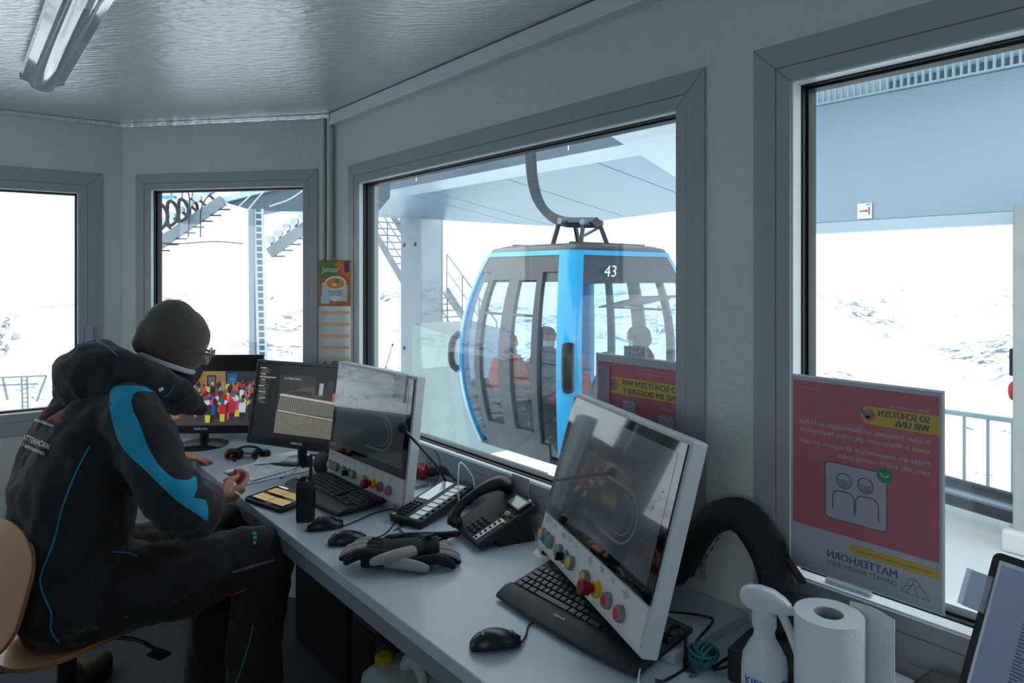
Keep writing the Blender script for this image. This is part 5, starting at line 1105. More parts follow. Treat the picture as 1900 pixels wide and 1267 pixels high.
# ---------------- gloves
M_gb = mat('glove_black', (26,26,29), .8, bump=(150,.6)); M_gg = mat('glove_suede_grey', (150,148,146), .85, bump=(120,.4)); M_gr = mat('glove_label', (120,26,36), .5)
def glove(lab, loc, rz, grp, flip=1):
    e = thing('work_glove', lab, 'glove', loc, rz, grp)     # fingers along -x, cuff +x
    f = []; ys = [-.036,-.012,.012,.034]; ln = [.070,.084,.080,.062]
    for y, l in zip(ys, ln): f.append(('t', [(.0,y*flip,.020),(-l*.5-.03,y*1.15*flip,.030),(-l*.85-.04,y*1.2*flip,.022),(-l-.045,y*1.22*flip,.012)], [.0145,.0135,.0125,.010]))
    blob('palm', [('t', [(.105,0,.020),(.05,0,.024),(.0,0,.022),(-.025,0,.022)], [.036,.040,.042,.040], .55, (0,0,1))], M_gb, e, .004)
    for i, p in enumerate(f): o = blob('finger', [p], M_gb, e, .0035); m2 = blob('finger_patch', [('t', [Vector(q)+Vector((0,0,.0035)) for q in p[1][1:4]], [r_*.93 for r_ in p[2][1:4]])], M_gg if i in (1,3,2) else M_gb, o, .0035)
    blob('thumb', [('t', [(.055,-.030*flip,.022),(.02,-.052*flip,.026),(-.025,-.062*flip,.020),(-.045,-.060*flip,.014)], [.018,.016,.014,.011])], M_gg, e, .0035)
    blob('cuff', [('t', [(.09,0,.022),(.13,0,.024)], [.038,.041], .6, (0,0,1))], M_gb, e, .004)
    return e
gc = onz(735,1046,DZ)
ang = math.atan2(.214,.155)
g1 = glove('black and grey work glove underneath with its thumb pointing right', (gc.x+.03,gc.y+.028,DZ), ang+math.pi, None, -1)
g2 = glove('black and grey work glove on top with a red label by the phone cord', (gc.x-.005,gc.y-.012,DZ+.020), ang+.08, None)
mb = MB(); mb.M = Matrix.Translation((.095,.012,.045)) @ Matrix.Rotation(R(28),4,'Z') @ Matrix.Rotation(R(-20),4,'X'); mb.box(-.012,.012,-.028,.028,0,.004); o = mb.build('tag', M_gb, g2, bevel=.001); mb2 = MB(); mb2.M = mb.M; mb2.box(-.0118,.0118,.004,.027,.004,.0048); mb2.build('red_label', M_gr, o, smooth=False)

# ---------------- calendar
c0_ = at(592,483,2.98); c1_v = at(651,481,2.98); e = thing('wall_calendar', 'hanging calendar with a soup bowl picture in the corner beside the small window', 'calendar', (0,0,0))
xd_ = (c1_v-c0_); cw = xd_.length; ang_ = math.atan2(xd_.y, xd_.x); e.location = (c0_.x, c0_.y, c0_.z-.44); e.rotation_euler = (0,0,ang_)
ch = .44; ph_ = .20
cm = [mat('cal_wood',(176,112,66),.5,var=(30,.2)), mat('cal_green',(96,128,70),.5), mat('cal_bowl',(214,222,226),.4), mat('cal_soup',(226,140,60),.4), M_txt, mat('cal_tray',(180,200,214),.4), mat('cal_leaf',(70,140,50),.5), mat('cal_purple',(84,64,116),.5), mat('cal_carrot',(220,120,60),.5)]
mb = MB(); mb.box(0,cw,-.002,0,ch-ph_,ch); mb.build('picture_sheet', cm[0], e, smooth=False)
mb = MB(); F_ = lambda pts, mi, k: mb.add([(x*cw, -.0024-.00006*k, ch-ph_+z*ph_) for x, z in pts], [tuple(range(len(pts)))], mi)
F_([(0,.62),(.5,.6),(.62,1),(0,1)],1,0); F_([(.5,.9),(.98,.55),(1,.72),(.62,1)],8,1); F_([(.66,.98),(1,.8),(1,.9),(.8,1)],8,1); F_([(.08,.14),(.88,.10),(.92,.46),(.10,.52)],5,1)
el = lambda cx,cz,a,b,n=20: [(cx+a*math.cos(t_*2*math.pi/n), cz+b*math.sin(t_*2*math.pi/n)) for t_ in range(n)]
F_(el(.52,.30,.24,.20),2,2); F_([(.20,.50),(.84,.50),(.76,.22),(.30,.22)],2,2); F_(el(.52,.50,.34,.16),2,3); F_(el(.52,.50,.29,.12),3,4); F_(el(.56,.55,.08,.05),6,5); F_(el(.48,.47,.07,.03),2,5); F_([(.80,.74),(.94,.74),(.94,.98),(.80,.98)],7,3); F_([(.06,.06),(.32,.06),(.32,.20),(.06,.20)],5,3)
tfit(mb,'Januar',.08*cw,ch-ph_+.74*ph_,.55*cw,.028,-.003,False,4)
mb.build('soup_picture', cm, e, smooth=False)
mb = MB(); mb.grid(lambda u, v: (.0+cw*u, -.0015-.006*math.sin(v*3), (ch-ph_)*v), 4, 8); o = mb.build('month_sheet', mat('cal_white',(214,214,214),.6), e, ang=180); so = o.modifiers.new('t','SOLIDIFY'); so.thickness = .0006
mb = MB()
for k in range(31):
    z0_ = (ch-ph_)*(.97-.03*k); col_ = 0 if k % 7 in (2,3) else 1; v_ = z0_/(ch-ph_); y_0 = -.0028-.006*math.sin(v_*3)
    mb.add([(.004,y_0,z0_-.0062),(cw-.004,y_0,z0_-.0062),(cw-.004,y_0,z0_-(.0012 if col_ == 0 else .0056)),(.004,y_0,z0_-(.0012 if col_ == 0 else .0056))],[(0,1,2,3)],col_)
mb.build('day_rows', [mat('cal_orange',(226,168,120),.6), mat('cal_grey',(150,152,156),.6)], o, smooth=False)
mb = MB()
for k in range(16): x_ = cw*(.05+.06*k); mb.tube([(x_,.002+.003*math.cos(a_*.785)-.003,ch+.003*math.sin(a_*.785)) for a_ in range(8)], .0006, n=5, closed=True)
mb.build('spiral_binding', M_b2, e); mb = MB(); mb.tube(bez([(cw*.42,.0,ch),(cw*.5,.0,ch+.008),(cw*.58,0,ch)]), .001, n=6); mb.build('hook', M_chrome, e)
# ---------------- ceiling lamp
e = thing('ceiling_lamp', 'long unlit fluorescent ceiling lamp with a clear ribbed cover', 'ceiling lamp', (-3.02,.262,ZC)); Ln = 1.9
M_cov = mat('lamp_cover', (176,184,214), .10, coat=1, trans=.25, var=(3,.03))
mb = MB(); mb.box(0,Ln,-.052,.052,-.030,0); mb.build('base_tray', M_white, e, smooth=False, bevel=.003)
pr = [(-.066,-.030),(-.064,-.052),(-.040,-.060),(-.034,-.066)]+[(.034*math.sin(R(a_)), -.066-.022*math.cos(R(a_))) for a_ in range(-80,81,16)]+[(.034,-.066),(.040,-.060),(.064,-.052),(.066,-.030)]
mb = MB(); mb.loft([[Vector((x, y, z)) for y, z in pr] for x in (.012, Ln)]); mb.build('cover', M_cov, e, ang=25)
pe = [(y*1.05, z*1.04) for y, z in pr]; mb = MB(); mb.loft([[Vector((x, y, z)) for y, z in pe] for x in (0, .014)]); mb.build('end_cap', M_white, e, ang=25)
mb = MB(); mb.loft([[Vector((x, y*1.03, z*1.03)) for y, z in pr] for x in (1.02, 1.10)]); mb.build('joint_collar', mat('collar_clear',(206,212,228),.15,coat=1), e, ang=25)
# ---------------- under the desk
e = thing('pedestal_cabinet', 'black cabinet standing under the desk to the right of the knee', 'cabinet', (-2.545,1.255,0)); mb = MB(); mb.box(-.255,.25,-.13,.13,.01,.69); mb.build('body', M_b1, e, smooth=False, bevel=.003); mb = MB(); mb.box(-.24,.235,-.134,-.130,.03,.67); mb.build('door', mat('cabinet_front',(16,17,20),.5), e, smooth=False)
e = thing('computer_rack', 'dark grey computer rack with sockets and vents under the desk', 'computer', (-2.09,1.27,0)); M_rk = mat('rack_grey',(76,82,88),.5,metal=.3)
mb = MB(); mb.box(-.195,.17,-.14,.11,.0,.68); mb.build('chassis', M_rk, e, smooth=False)
for k in range(12): mb = MB(); mb.box(-.185,-.02,-.146,-.140,.04+k*.022,.052+k*.022); mb.build('vent_slat', M_gray if 0 else M_b3, e, smooth=False)
for k, (x, z, w_, h_2) in enumerate(((-.17,.62,.02,.03),(-.13,.62,.02,.03),(-.17,.52,.03,.05),(-.12,.52,.03,.05),(-.17,.42,.05,.03),(-.10,.44,.03,.03),(-.165,.35,.06,.03))): mb = MB(); mb.box(x,x+w_,-.147,-.140,z,z+h_2); mb.build('socket', M_blk, e, smooth=False)
mb = MB(); mb.box(-.0,.15,-.146,-.140,.30,.66); mb.build('mesh_panel', mat('mesh_dark',(30,32,36),.6,bump=(300,1)), e, smooth=False)
mb = MB(); mb.ell((-.10,-.146,.385), .004); mb.build('status_light', mat('led_red',(255,60,40),.4,emit=3), e)
cable('grey white plug lead hanging on the computer rack', [(-2.16,1.11,.50),(-2.10,1.10,.42),(-2.14,1.105,.36),(-2.20,1.11,.38)], .004, M_gray)
e = thing('jerrycan', 'translucent white jerrycan with a yellow screw cap under the desk', 'canister', (-1.79,1.055,0), R(4)); e.scale = (1,1,1.14); M_jc = mat('jerrycan_white',(176,192,196),.4,trans=.1)
mb = MB(); mb.loft([[Vector((x*k_+dx, y*k_, z)) for x, y in rrect(.235,.185,.03,4)] for k_, z, dx in ((.94,0,0),(1,.012,0),(1,.26,0),(.96,.285,0),(.80,.305,.006),(.70,.312,.01))]); mb.build('body', M_jc, e, ang=60)
mb = MB(); mb.tube(bez([(.0,0,.31),(.02,0,.335),(.06,0,.34),(.09,0,.32),(.095,0,.29)]), .014, n=12, flat=1.3); mb.build('handle', M_jc, e)
mb = MB(); mb.M = Matrix.Translation((-.065,-.03,.30)); mb.lathe([(.026,0),(.026,.028),(.022,.032)],24); 
for k in range(24): a_ = k*math.pi/12; mb.bar((.026*math.cos(a_),.026*math.sin(a_),.002),(.026*math.cos(a_),.026*math.sin(a_),.027),.002,.002)
mb.build('screw_cap', mat('cap_yellow',(176,158,30),.45), e)
# ---------------- thin antenna in the window, chair
a = ony(728,640,1.33); b_ = ony(713,692,1.33); d_ = (b_-a); n_ = (DZ+.0-a.z)/d_.z; foot = a+d_*n_
e = thing('whip_antenna', 'thin black whip antenna standing behind the upright control panel', 'antenna', foot); mb = MB(); mb.tube([a-foot, Vector((0,0,.01))], [.0012,.0022], n=8); mb.ell(a-foot, (.003,.003,.006)); mb.build('rod', M_b2, e); mb = MB(); mb.lathe([(.025,0),(.022,.010),(.006,.016)],20); mb.build('magnet_base', M_b2, e)
CHX, CHY, CHZ = -2.462, .276, .462
ch_ = thing('plywood_chair', 'beech plywood swivel chair the person in black sits on', 'chair', (CHX,CHY,0), R(25)); M_ply = mat('beech_veneer', (190,152,112), .35, coat=.3, var=(9,.12), stretch=(1,.15,1)); M_plye = mat('plywood_edge', (150,100,66), .5, var=(60,.2))
def plate(outline, fz, th, name, M=None):
    mb = MB(); 
    if M: mb.M = M
    n = len(outline); rings = []
    ks = [1,.8,.55,.3,.05]
    for side in (0, 1):
        vs = []
        for k_ in ks: vs += [(x*k_, y*k_, fz(x*k_, y*k_)-(th if side else 0)) for x, y in outline]
        fs = []
        for r_ in range(len(ks)-1):
            for j in range(n): q = (r_*n+j, r_*n+(j+1)%n, (r_+1)*n+(j+1)%n, (r_+1)*n+j); fs.append(q if side == 0 else q[::-1])
        c_ = tuple((len(ks)-1)*n+j for j in range(n)); fs.append(c_ if side == 0 else c_[::-1]); mb.add(vs, fs, 0)
    b0_ = 0; o_ = len(ks)*n
    mb.f += [[j, (j+1)%n, o_+(j+1)%n, o_+j][::-1] for j in range(n)]; mb.m += [1]*n
    return mb.build(name, [M_ply, M_plye], ch_, ang=60, bevel=.002)
plate(rrect(.42,.53,.12,8,0,.045), lambda x, y: CHZ+.012*((x/.2)**2)-(.030*max(0,(y-.18)/.12)**2)+(.012 if y < -.1 else 0), .014, 'seat')
BMx = Matrix.Translation((0,-.262,.695)) @ Matrix.Rotation(R(74),4,'X')
plate(rrect(.40,.36,.13,8), lambda x, y: -.055*((x/.2)**2)*-1 if 0 else -.03*((x/.2)**2), .013, 'backrest', BMx)
mb = MB(); mb.tube(bez([(0,-.282,.69),(0,-.292,.60),(0,-.275,.50),(0,-.20,.43),(0,-.05,.42)]), .014, n=12, flat=.6); mb.build('back_bracket', M_chrome, ch_)
mb = MB(); mb.box(-.08,.08,-.10,.10,.415,.445); mb.build('seat_mount', M_b2, ch_, bevel=.005); mb = MB(); mb.tube(bez([(.05,.05,.42),(.14,.12,.40),(.19,.16,.36)]), .006); mb.box(.17,.23,.14,.18,.345,.353); mb.build('height_lever', M_b2, ch_)
mb = MB(); mb.cyl((0,0,.10),(0,0,.42),.026); mb.cyl((0,0,.06),(0,0,.26),.034); mb.build('gas_column', M_b2, ch_)
for k in range(5):
    a_ = R(20+72*k); u = Vector((math.cos(a_), math.sin(a_), 0)); mb = MB(); mb.tube(bez([u*.03+Vector((0,0,.10)), u*.15+Vector((0,0,.085)), u*.29+Vector((0,0,.065))]), .016, n=10, flat=.7); o = mb.build('leg', M_chrome, ch_)
    v = Vector((-u.y,u.x,0)); c_ = u*.29+Vector((0,0,.027))
    for s_ in (-1,1): m2 = MB(); m2.cyl(c_+v*(s_*.008), c_+v*(s_*.024), .026, n=18); m2.build('castor', M_b2, o)
# ================================================================ THE OPERATOR
per = thing('person', 'person in black jacket with cyan sleeve panel, grey beanie and glasses, hunched on the chair', 'person', (-2.42,.37,0))
PO = Vector(per.location)
def O(*a): return tuple(Vector(a)-PO)
def V3(x, y, z): return Vector((x, y, z))-PO
def wr(scale, st, sc2=None, st2=0):
    def f(o):
        for k, (a, b) in enumerate(((scale, st), (sc2, st2))):
            if a:
                t = bpy.data.textures.new('folds', 'CLOUDS'); t.noise_scale = a; t.noise_depth = 2
                d = o.modifiers.new('folds', 'DISPLACE'); d.texture = t; d.strength = b; d.mid_level = .5; d.texture_coords = 'LOCAL'
        s = o.modifiers.new('s2', 'SMOOTH'); s.iterations = 2
    return f
def hand_parts(Wp, u, L, Nn, curl, thumb, sc=1.0):
    """palm + five bent fingers; u = pointing dir, L = from index to little finger, Nn = side the fingers close to"""
    Wp = Vector(Wp); P = []
    k = [Wp+u*.088*sc-L*.030*sc, Wp+u*.093*sc-L*.010*sc, Wp+u*.089*sc+L*.011*sc, Wp+u*.080*sc+L*.030*sc]
    for i, q in enumerate(k): P.append(('t', [Wp-L*.014+L*.009*i, Wp+(q-Wp)*.55-Nn*.002, q], [.0175, .0165, .0125]))
    P.append(('t', [Wp-u*.03, Wp+u*.01], [.026, .026]))
    seg = [(.042,.026,.021),(.046,.030,.022),(.043,.028,.021),(.034,.021,.018)]
    for i, q in enumerate(k):
        p = q.copy(); pts = [p.copy()]; a = 0
        for s_, c_ in zip(seg[i], curl[i]): a += c_; d = u*math.cos(R(a))+Nn*math.sin(R(a)); p = p+d*s_*sc; pts.append(p.copy())
        P.append(('t', pts, [.0098,.0088,.0080,.0068] if i < 3 else [.0085,.0076,.0068,.006]))
    b = Wp+u*.022-L*.030; p = b.copy(); pts = [Wp+u*.005-L*.012, p.copy()]
    for d, s_ in thumb: d = (u*d[0]+L*d[1]+Nn*d[2]).normalized(); p = p+d*s_*sc; pts.append(p.copy())
    P.append(('t', pts, [.016,.0155,.0125,.0098,.0078][:len(pts)]))
    return P
# joints
HC = Vector((-2.42,.560,1.305)); 
sh_r, el_r, wr_r = Vector((-2.225,.41,1.115)), Vector((-2.095,.525,.865)), Vector((-2.262,.622,.822))
sh_l, el_l, wr_l = Vector((-2.615,.43,1.10)), Vector((-2.93,.43,.90)), Vector((-3.10,.690,.782))
kn_r, an_r = Vector((-2.165,.735,.655)), Vector((-2.195,.745,.11))
kn_l, an_l = Vector((-2.53,.745,.625)), Vector((-2.50,.70,.11))
hp_r, hp_l = Vector((-2.33,.28,.59)), Vector((-2.51,.28,.59))
T0 = lambda pts, r, *a: ('t', [p-PO for p in pts], r, *a)
# hands
u = Vector((-.10,.98,.05)).normalized(); L = Vector((-.70,-.12,-.68)); L = (L-u*L.dot(u)).normalized(); Nn = u.cross(L)
if Nn.z < 0: Nn = -Nn
hr = hand_parts(wr_r+Vector((-.012,.020,.0))-PO, u, L, Nn, [(48,62,48),(62,68,45),(70,70,45),(75,70,40)], [((.72,-.10,.62),.034),((.86,.12,.48),.030),((.80,.42,.30),.022)])
u2 = Vector((.50,.86,-.06)).normalized(); L2 = Vector((-.86,.50,0)).normalized(); 
hl = hand_parts(wr_l-PO, u2, L2, Vector((0,0,-1)), [(4,14,8),(3,14,8),(3,14,8),(4,14,8)], [((.75,-.7,.1),.034),((.9,-.35,.1),.030),((.98,-.1,.05),.022)])
for i in range(len(hl)): pass
HM = Matrix.Translation(HC-PO) @ Matrix.Rotation(R(-9),4,'Z') @ Matrix.Rotation(R(-20),4,'X')
hpt = lambda x, y, z: HM @ Vector((x, y, z))
body = [T0([Vector((-2.42,.28,.60)),Vector((-2.42,.27,.80)),Vector((-2.42,.33,.98)),Vector((-2.42,.42,1.10))],[.12,.13,.14,.10]),
        T0([Vector((-2.42,.44,1.10)), Vector((-2.42,.50,1.22))],[.062,.058]), T0([sh_r,sh_l],.06),
        ('e', (0,0,.028), (.076,.096,.098), HM), ('e', (0,.030,-.045), (.060,.068,.075), HM), ('t', [hpt(0,.095,.0),hpt(0,.112,-.022)],[.010,.014]), ('e', (.068,-.005,-.01), (.010,.018,.028), HM), ('e', (-.068,-.005,-.01), (.010,.018,.028), HM),
        ('t', [hpt(0,.085,-.098),hpt(0,.06,-.105)],[.020,.024]), ('t', [hpt(-.018,.096,-.066),hpt(.018,.096,-.066)], .007), ('t', [hpt(-.03,.086,.028),hpt(.03,.086,.028)], .012),
        T0([sh_r,el_r,wr_r],[.048,.040,.027]), T0([sh_l,el_l,wr_l],[.048,.040,.026]),
        T0([hp_r,hp_r.lerp(kn_r,.5)+Vector((0,0,-.012)),kn_r,kn_r.lerp(an_r,.5),an_r],[.080,.070,.052,.045,.040]), T0([hp_l,hp_l.lerp(kn_l,.5)+Vector((0,0,-.012)),kn_l,kn_l.lerp(an_l,.5),an_l],[.080,.070,.052,.045,.040]), T0([an_r,an_r+Vector((0,.13,-.05))],[.04,.035]), T0([an_l,an_l+Vector((0,.13,-.05))],[.04,.035])]
blob('body', body+hr+hl, M_skin, per, .0042, 3)
for s_ in (-1, 1): mb = MB(); mb.M = HM; mb.ell((s_*.030,.083,.004), .012, 14, 10); e_o = mb.build('eye', mat('eye_white',(225,225,222),.2), per); m2 = MB(); m2.M = HM; m2.ell((s_*.030,.0925,.003), .0045, 10, 8); m2.build('iris', mat('iris_brown',(60,44,34),.2), e_o)
mb = MB(); mb.cyl(at(436,914,2.14)-PO, at(447,920,2.13)-PO, .0045, n=12); mb.build('held_paper_stick', M_white, per)
# jacket
M_j = mat('jacket_softshell', (34,35,39), .82, bump=(900,.25), var=(10,.12), sheen=.15)
M_t = mat('trouser_cloth', (30,31,35), .85, bump=(700,.3), var=(8,.15), sheen=.1)
M_cy = mat('cyan_cloth', (26,156,196), .75, bump=(800,.25), var=(10,.06)); M_pipe = mat('blue_piping', (40,130,176), .6)
dx = .085
jk = []
for s_ in (-1, 1): jk.append(T0([Vector((-2.42+s_*.09,.27,.60)),Vector((-2.42+s_*dx,.265,.72)),Vector((-2.42+s_*dx,.285,.88)),Vector((-2.42+s_*dx,.335,1.02)),Vector((-2.42+s_*.07,.41,1.12))],[.135,.145,.155,.155,.12]))
jk += [T0([sh_r,Vector((-2.42,.43,1.15)),sh_l],[.088,.11,.088]), T0([sh_r,sh_r.lerp(el_r,.5)+Vector((.012,-.015,0)),el_r,el_r.lerp(wr_r,.5),wr_r],[.092,.088,.080,.068,.052]),
       T0([sh_l,sh_l.lerp(el_l,.5),el_l,el_l.lerp(wr_l,.6),wr_l.lerp(el_l,.12)],[.090,.082,.074,.062,.050]),
       T0([Vector((-2.36,.33,.60)),Vector((-2.30,.42,.63))],[.13,.10]), T0([Vector((-2.48,.33,.60)),Vector((-2.54,.42,.63))],[.13,.10]),
       T0([Vector((-2.33,.46,1.15)),Vector((-2.36,.58,1.13)),Vector((-2.40,.615,1.10))],[.055,.045,.030]), T0([Vector((-2.51,.46,1.15)),Vector((-2.48,.58,1.13)),Vector((-2.43,.615,1.10))],[.055,.045,.030])]
jacket = blob('jacket', jk, M_j, per, .010, 3, extra=wr(.11, .045, .035, .014))
hood = blob('hood', [T0([Vector((-2.31,.56,1.17)),Vector((-2.29,.46,1.22)),Vector((-2.34,.37,1.265)),Vector((-2.42,.335,1.27)),Vector((-2.50,.37,1.265)),Vector((-2.55,.46,1.22)),Vector((-2.53,.56,1.17))],[.035,.052,.060,.062,.060,.052,.035]),
                     T0([Vector((-2.36,.325,1.225)),Vector((-2.42,.305,1.205)),Vector((-2.48,.325,1.225))],[.072,.078,.072]), T0([Vector((-2.34,.37,1.20)),Vector((-2.50,.37,1.20))],.08),
                     T0([Vector((-2.38,.30,1.24)),Vector((-2.46,.30,1.24))],.062)], M_j, jacket, .009, 3, extra=wr(.07,.032,.03,.010))
collar = blob('collar', [T0([Vector((-2.34,.47,1.175)),Vector((-2.345,.55,1.165)),Vector((-2.375,.625,1.125))],[.020,.022,.020],1.0), T0([Vector((-2.345,.52,1.14)),Vector((-2.37,.635,1.095))],[.03,.022]),
                         T0([Vector((-2.50,.47,1.175)),Vector((-2.495,.55,1.165)),Vector((-2.44,.625,1.125))],[.020,.022,.020])], M_j, jacket, .007, 3)
for w_, e_, n_ in ((wr_r, el_r, 0), (wr_l, el_l, 1)):
    d = (w_-e_).normalized(); mb = MB(); mb.tube([w_-PO-d*.03, w_-PO-d*.005, w_-PO+d*.012, w_-PO+d*.018], [.053,.051,.050,.044] if not n_ else [.050,.048,.046,.040], n=26); mb.build('cuff', M_j, jacket)
trousers = blob('trousers', [T0([hp_r,hp_r.lerp(kn_r,.5)+Vector((0,0,-.012)),kn_r,kn_r.lerp(an_r,.12)+Vector((.0,.035,0)),kn_r.lerp(an_r,.5),an_r+Vector((0,0,.0))],[.114,.110,.088,.090,.082,.078]),
                             T0([hp_l,hp_l.lerp(kn_l,.5)+Vector((0,0,-.012)),kn_l,kn_l.lerp(an_l,.12)+Vector((0,.035,0)),kn_l.lerp(an_l,.5),an_l],[.114,.110,.088,.090,.082,.078]), T0([hp_r+Vector((0,-.05,0)),hp_l+Vector((0,-.05,0))],.112)], M_t, per, .010, 3, extra=wr(.12,.04,.04,.014))
M_boot = mat('boot_brown', (72,58,44), .7, bump=(120,.4), var=(20,.2))
for a in (an_r, an_l):
    b = blob('boot', [T0([a+Vector((0,-.01,.03)),a+Vector((0,-.015,-.04))],[.062,.056]), T0([a+Vector((0,-.03,-.06)),a+Vector((0,.08,-.055)),a+Vector((0,.19,-.068))],[.050,.050,.040])], M_boot, per, .007, 3)
    c_ = a-PO; mb = MB(); mb.loft([[Vector((c_.x+(.045+.004*math.sin(t_))*math.cos(t_)*(1 if math.sin(t_) > 0 else .85), c_.y+.065+.165*math.sin(t_), z)) for t_ in [k*2*math.pi/28 for k in range(28)]] for z in (.0,.022)]); mb.build('sole', M_b1, b)
# beanie, gaiter, glasses
M_bn = mat('beanie_knit', (84,78,74), .95, bump=(600,.3), var=(60,.15), sheen=.3)
bean = blob('beanie', [('e', (0,.000,.030), (.092,.104,.100), HM), ('e', (0,-.026,.064), (.080,.080,.080), HM), ('e', (0,.018,-.020), (.088,.088,.075), HM), ('t', [hpt(0,-.082,-.020),hpt(0,-.070,.03)],[.032,.045])], M_bn, per, .006, 3, extra=wr(.06,.010))
mb = MB(); mb.tube([hpt(.0905*math.cos(t_)*.98, .012+.088*math.sin(t_)-.004, -.058-.018*math.cos(t_*1)*0-.006*math.sin(t_)) for t_ in [k*2*math.pi/48 for k in range(48)]], .0052, n=8, closed=True, flat=1.6); mb.build('light_band', mat('band_grey',(196,202,212),.8,bump=(500,.5)), bean)
blob('neck_gaiter', [('e', (0,.034,-.070), (.066,.072,.062), HM), ('t', [hpt(0,.03,-.09),hpt(0,.0,-.13),V3(-2.42,.485,1.15)],[.068,.070,.075]), ('t', [hpt(0,.102,-.058),hpt(0,.085,-.105)],[.018,.022])], mat('gaiter_cloth',(48,48,58),.8,bump=(200,.4),var=(20,.15)), per, .006, 3, extra=wr(.05,.012,.02,.004))
M_gl = mat('glasses_frame', (74,44,34), .25, coat=.5)
mb = MB(); mb.M = HM
for s_ in (-1, 1):
    mb.tube([(s_*.034+.027*math.cos(t_), .122, .004+.020*math.sin(t_)) for t_ in [k*2*math.pi/24 for k in range(24)]], .0024, n=8, closed=True)
mb.tube([(-.008,.122,.010),(0,.125,.013),(.008,.122,.010)], .0022, n=8); gl = mb.build('glasses', M_gl, per)
for s_ in (-1, 1):
    mb = MB(); mb.M = HM; mb.tube(bez([(s_*.062,.118,.010),(s_*.085,.10,.009),(s_*.094,.05,.003),(s_*.093,.025,-.010)],6), .0034, n=8, flat=1.3); mb.build('temple', mat('temple_olive',(98,96,84),.3), gl)
    mb = MB(); mb.M = HM; mb.add([(s_*.034+.026*math.cos(t_), .1215, .004+.019*math.sin(t_)) for t_ in [k*2*math.pi/24 for k in range(24)]]+[(s_*.034+.026*math.cos(t_), .1200, .004+.019*math.sin(t_)) for t_ in [k*2*math.pi/24 for k in range(24)]], [tuple(range(24)), tuple(range(24,48))[::-1]]); mb.build('lens', thin_glass('lens_glass',(.93,.95,.96)), gl, smooth=False)

# ---- sewn-on panels, piping, lettering: laid on the cloth
def bvh(objs):
    vs, fs = [], []
    for o in objs:
        b = len(vs); M = Matrix.Translation(PO); vs += [M @ v.co for v in o.data.vertices]; fs += [[b+i for i in p.vertices] for p in o.data.polygons]
    return BVHTree.FromPolygons(vs, fs)
B_up = bvh([jacket, hood, collar]); B_jk = bvh([jacket]); B_tr = bvh([trousers]); B_hd = bvh([hood, collar])
def hit(B, px, py, off=.0015):
    r = ray(px, py); l, n, i, d = B.ray_cast(ORG, r.normalized())
    return None if l is None else l+n*off-PO
def onto(B, name, polys, m, parent, step=5, off=.0018):
    mb = MB()
    for poly in polys:
        P = [Vector(p) for p in poly]; Q_ = []
        if len(P) > 12: n0 = len(P); P = [p.xy for p in bez([Vector((*q, 0)) for q in P+P[:1]], 3)[:-1]]
        for i in range(len(P)):
            a, b = P[i], P[(i+1) % len(P)]; k = max(1, int((b-a).length/step)); Q_ += [a.lerp(b, j/k) for j in range(k)]
        n = len(Q_); xs = [p.x for p in Q_]; ys = [p.y for p in Q_]; ins = []
        x = min(xs)
        while x < max(xs):
            y = min(ys)
            while y < max(ys):
                c = False; j = n-1
                for i in range(n):
                    if (Q_[i].y > y) != (Q_[j].y > y) and x < (Q_[j].x-Q_[i].x)*(y-Q_[i].y)/(Q_[j].y-Q_[i].y)+Q_[i].x: c = not c
                    j = i
                if c and min((Vector((x,y))-q).length for q in Q_) > step*.4: ins.append(Vector((x, y)))
                y += step
            x += step
        r = geometry.delaunay_2d_cdt(Q_+ins, [], [list(range(n))], 1, .001)
        H = [hit(B, p.x, p.y, off) for p in r[0]]
        med = sorted(h.dot(CF) for h in H if h is not None); med = med[len(med)//2] if med else 0
        fs = [f for f in r[2] if all(H[i] is not None for i in f)]
        fs = [f for f in fs if max((H[i]-H[j]).length for i in f for j in f) < .06]
        mb.add([h if h is not None else Vector() for h in H], fs)
    o = mb.build(name, m, parent, ang=180); return o
def line_on(B, name, px, w, m, parent, off=.001):
    P = [Vector((a, b, 0)) for a, b in px]; c = bez(P, 8) if len(P) > 2 else [P[0].lerp(P[1], k/8) for k in range(9)]
    H = [hit(B, p.x, p.y, off) for p in c]; H = [h for h in H if h is not None]
    if not H: return None
    S = [H[0]]
    for h in H[1:]:
        if (h-S[-1]).length < .12: S.append(h)
    mb = MB(); mb.tube(S, w, n=8); return mb.build(name, m, parent)
def text_on(B, name, txt, p0, p1, hpx, m, parent, skew=0):
    vs, fs = text_mesh(txt, 1.0, 'LEFT', .01); x0 = min(v.x for v in vs); x1 = max(v.x for v in vs); a, b = Vector(p0), Vector(p1); d = (b-a); L_ = d.length; d.normalize(); n = Vector((d.y, -d.x))
    H = []
    for v in vs: p = a+d*((v.x-x0)/(x1-x0)*L_)+n*(v.y/.73*hpx); H.append(hit(B, p.x, p.y, .0022))
    mb = MB(); fs = [f for f in fs if all(H[i] is not None for i in f)]; mb.add([h if h is not None else Vector() for h in H], fs); return mb.build(name, m, parent, smooth=False)
onto(B_jk, 'sleeve_panel', [[(205,721),(221,716),(265,718),(283,728),(262,726),(247,733),(245,753),(262,794),(278,835),(297,866),(322,887),(347,891),(362,884),(365,906),(360,924),(382,929),(384,965),(362,952),(329,929),(296,899),(263,866),(245,850),(221,819),(208,778),(204,746)]], M_cy, jacket, 5)
line_on(B_jk, 'piping', [(166,828),(152,854),(136,888),(132,899),(115,945),(99,1008),(77,1064),(77,1093),(95,1136),(95,1169),(115,1200)], .0026, M_pipe, jacket)
line_on(B_jk, 'piping', [(207,1023),(244,1028),(263,1044),(269,1061)], .002, M_pipe, jacket)
line_on(B_hd, 'hood_piping', [(135,652),(150,634),(172,630),(196,642),(218,660)], .002, M_pipe, hood)
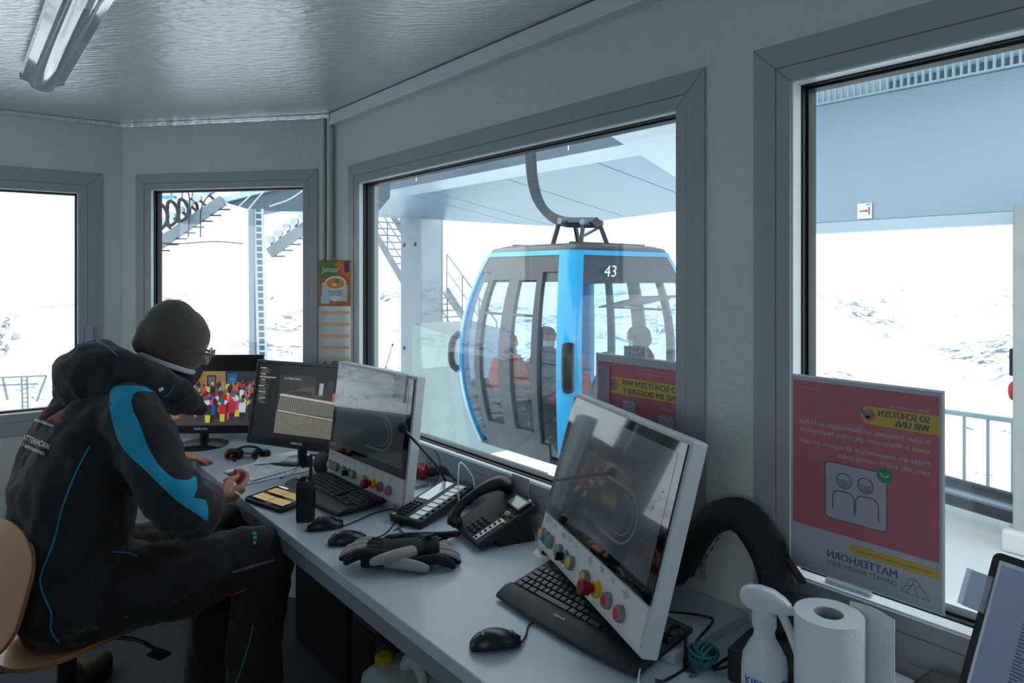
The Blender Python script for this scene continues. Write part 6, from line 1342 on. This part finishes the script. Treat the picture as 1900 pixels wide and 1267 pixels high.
line_on(B_up, 'collar_piping', [(303,736),(314,730),(322,716)], .002, M_pipe, collar)
text_on(B_jk, 'lettering', 'RAIFFEISEN', (73,770), (113,785), 9, mat('thread_red',(176,44,52),.6), jacket)
text_on(B_jk, 'lettering', 'Mischabel-Matterhorn', (60,779), (99,793), 6, M_txt, jacket)
text_on(B_jk, 'lettering', 'MATTERHORN', (36,812), (90,834), 11, M_txt, jacket)
text_on(B_jk, 'lettering', 'ZERMATT BERGBAHNEN', (20,818), (82,845), 6, M_txt, jacket)
for k, q in enumerate(([(20,822),(31,798),(37,812)],[(26,816),(31,803),(35,822)])): line_on(B_jk, 'mountain_logo', q, .0008, M_txt, jacket)
line_on(B_jk, 'chest_line', [(0,868),(14,846),(34,826)], .0009, M_txt, jacket)
onto(B_up, 'brand_patch', [[(293,722),(301,717),(304,722),(296,727)]], M_txt, collar, 3)
G1 = mat('thread_green', (60,170,70), .5); 
onto(B_tr, 'green_tab', [[(469,987),(476,987),(476,993),(469,993)]], G1, trousers, 3); onto(B_tr, 'green_tab', [[(470,995),(477,995),(477,1001),(470,1001)]], G1, trousers, 3)
onto(B_tr, 'grey_tab', [[(470,1004),(475,1004),(475,1010),(470,1010)]], M_gray, trousers, 3)
onto(B_tr, 'reflective_strip', [[(431+3.9*k,1064-1.15*k),(433.6+3.9*k,1063.2-1.15*k),(433.6+3.9*k,1058-1.15*k),(431+3.9*k,1059-1.15*k)] for k in range(20)], M_gray, trousers, 3)
onto(B_tr, 'orange_trim', [[(420,1102),(440,1098),(459,1090),(456,1094),(440,1102),(420,1104)]], mat('trim_orange',(214,84,36),.6), trousers, 4)
line_on(B_tr, 'green_stripe', [(470,1160),(462,1195),(450,1235),(438,1267)], .0022, G1, trousers)
onto(B_tr, 'brand_label', [[(403,1080),(418,1073),(420,1080),(405,1087)]], M_blk, trousers, 3)
for q in ([(230,1145),(237,1142)],[(323,1114),(330,1113)],[(341,1108),(348,1106)],[(172,1165),(183,1164)]): line_on(B_tr, 'bar_tack', q, .0009, G1, trousers)
# pocket zip on jacket
line_on(B_jk, 'pocket_zip', [(228,1044),(240,1055),(247,1075)], .003, mat('zip_black',(14,15,17),.25), jacket)
# hiking shoe on the floor behind the chair
hs_ = onz(140,1262,.05); e = thing('hiking_shoe', 'olive and black hiking shoe standing on the floor behind the chair', 'shoe', (hs_.x, hs_.y+.03, 0), R(50))
b = blob('upper', [('t', [(0,-.10,.075),(0,0,.065),(0,.11,.05)], [.045,.044,.034]), ('t', [(0,-.09,.08),(0,-.08,.11)], [.042,.040])], mat('shoe_olive',(74,70,36),.7,var=(30,.3)), e, .006, 3)
mb = MB(); mb.loft([[Vector((.046*math.cos(t_), .155*math.sin(t_), z)) for t_ in [k*2*math.pi/28 for k in range(28)]] for z in (.0,.03)]); mb.build('sole', M_b1, e)
mb = MB()
for k in range(4): mb.tube([(-.022,.02+.018*k,.098-.008*k),(.022,.03+.018*k,.098-.008*k)], .0025, n=6)
mb.build('laces', M_py if 0 else mat('lace_yellow',(150,140,60),.7), e)
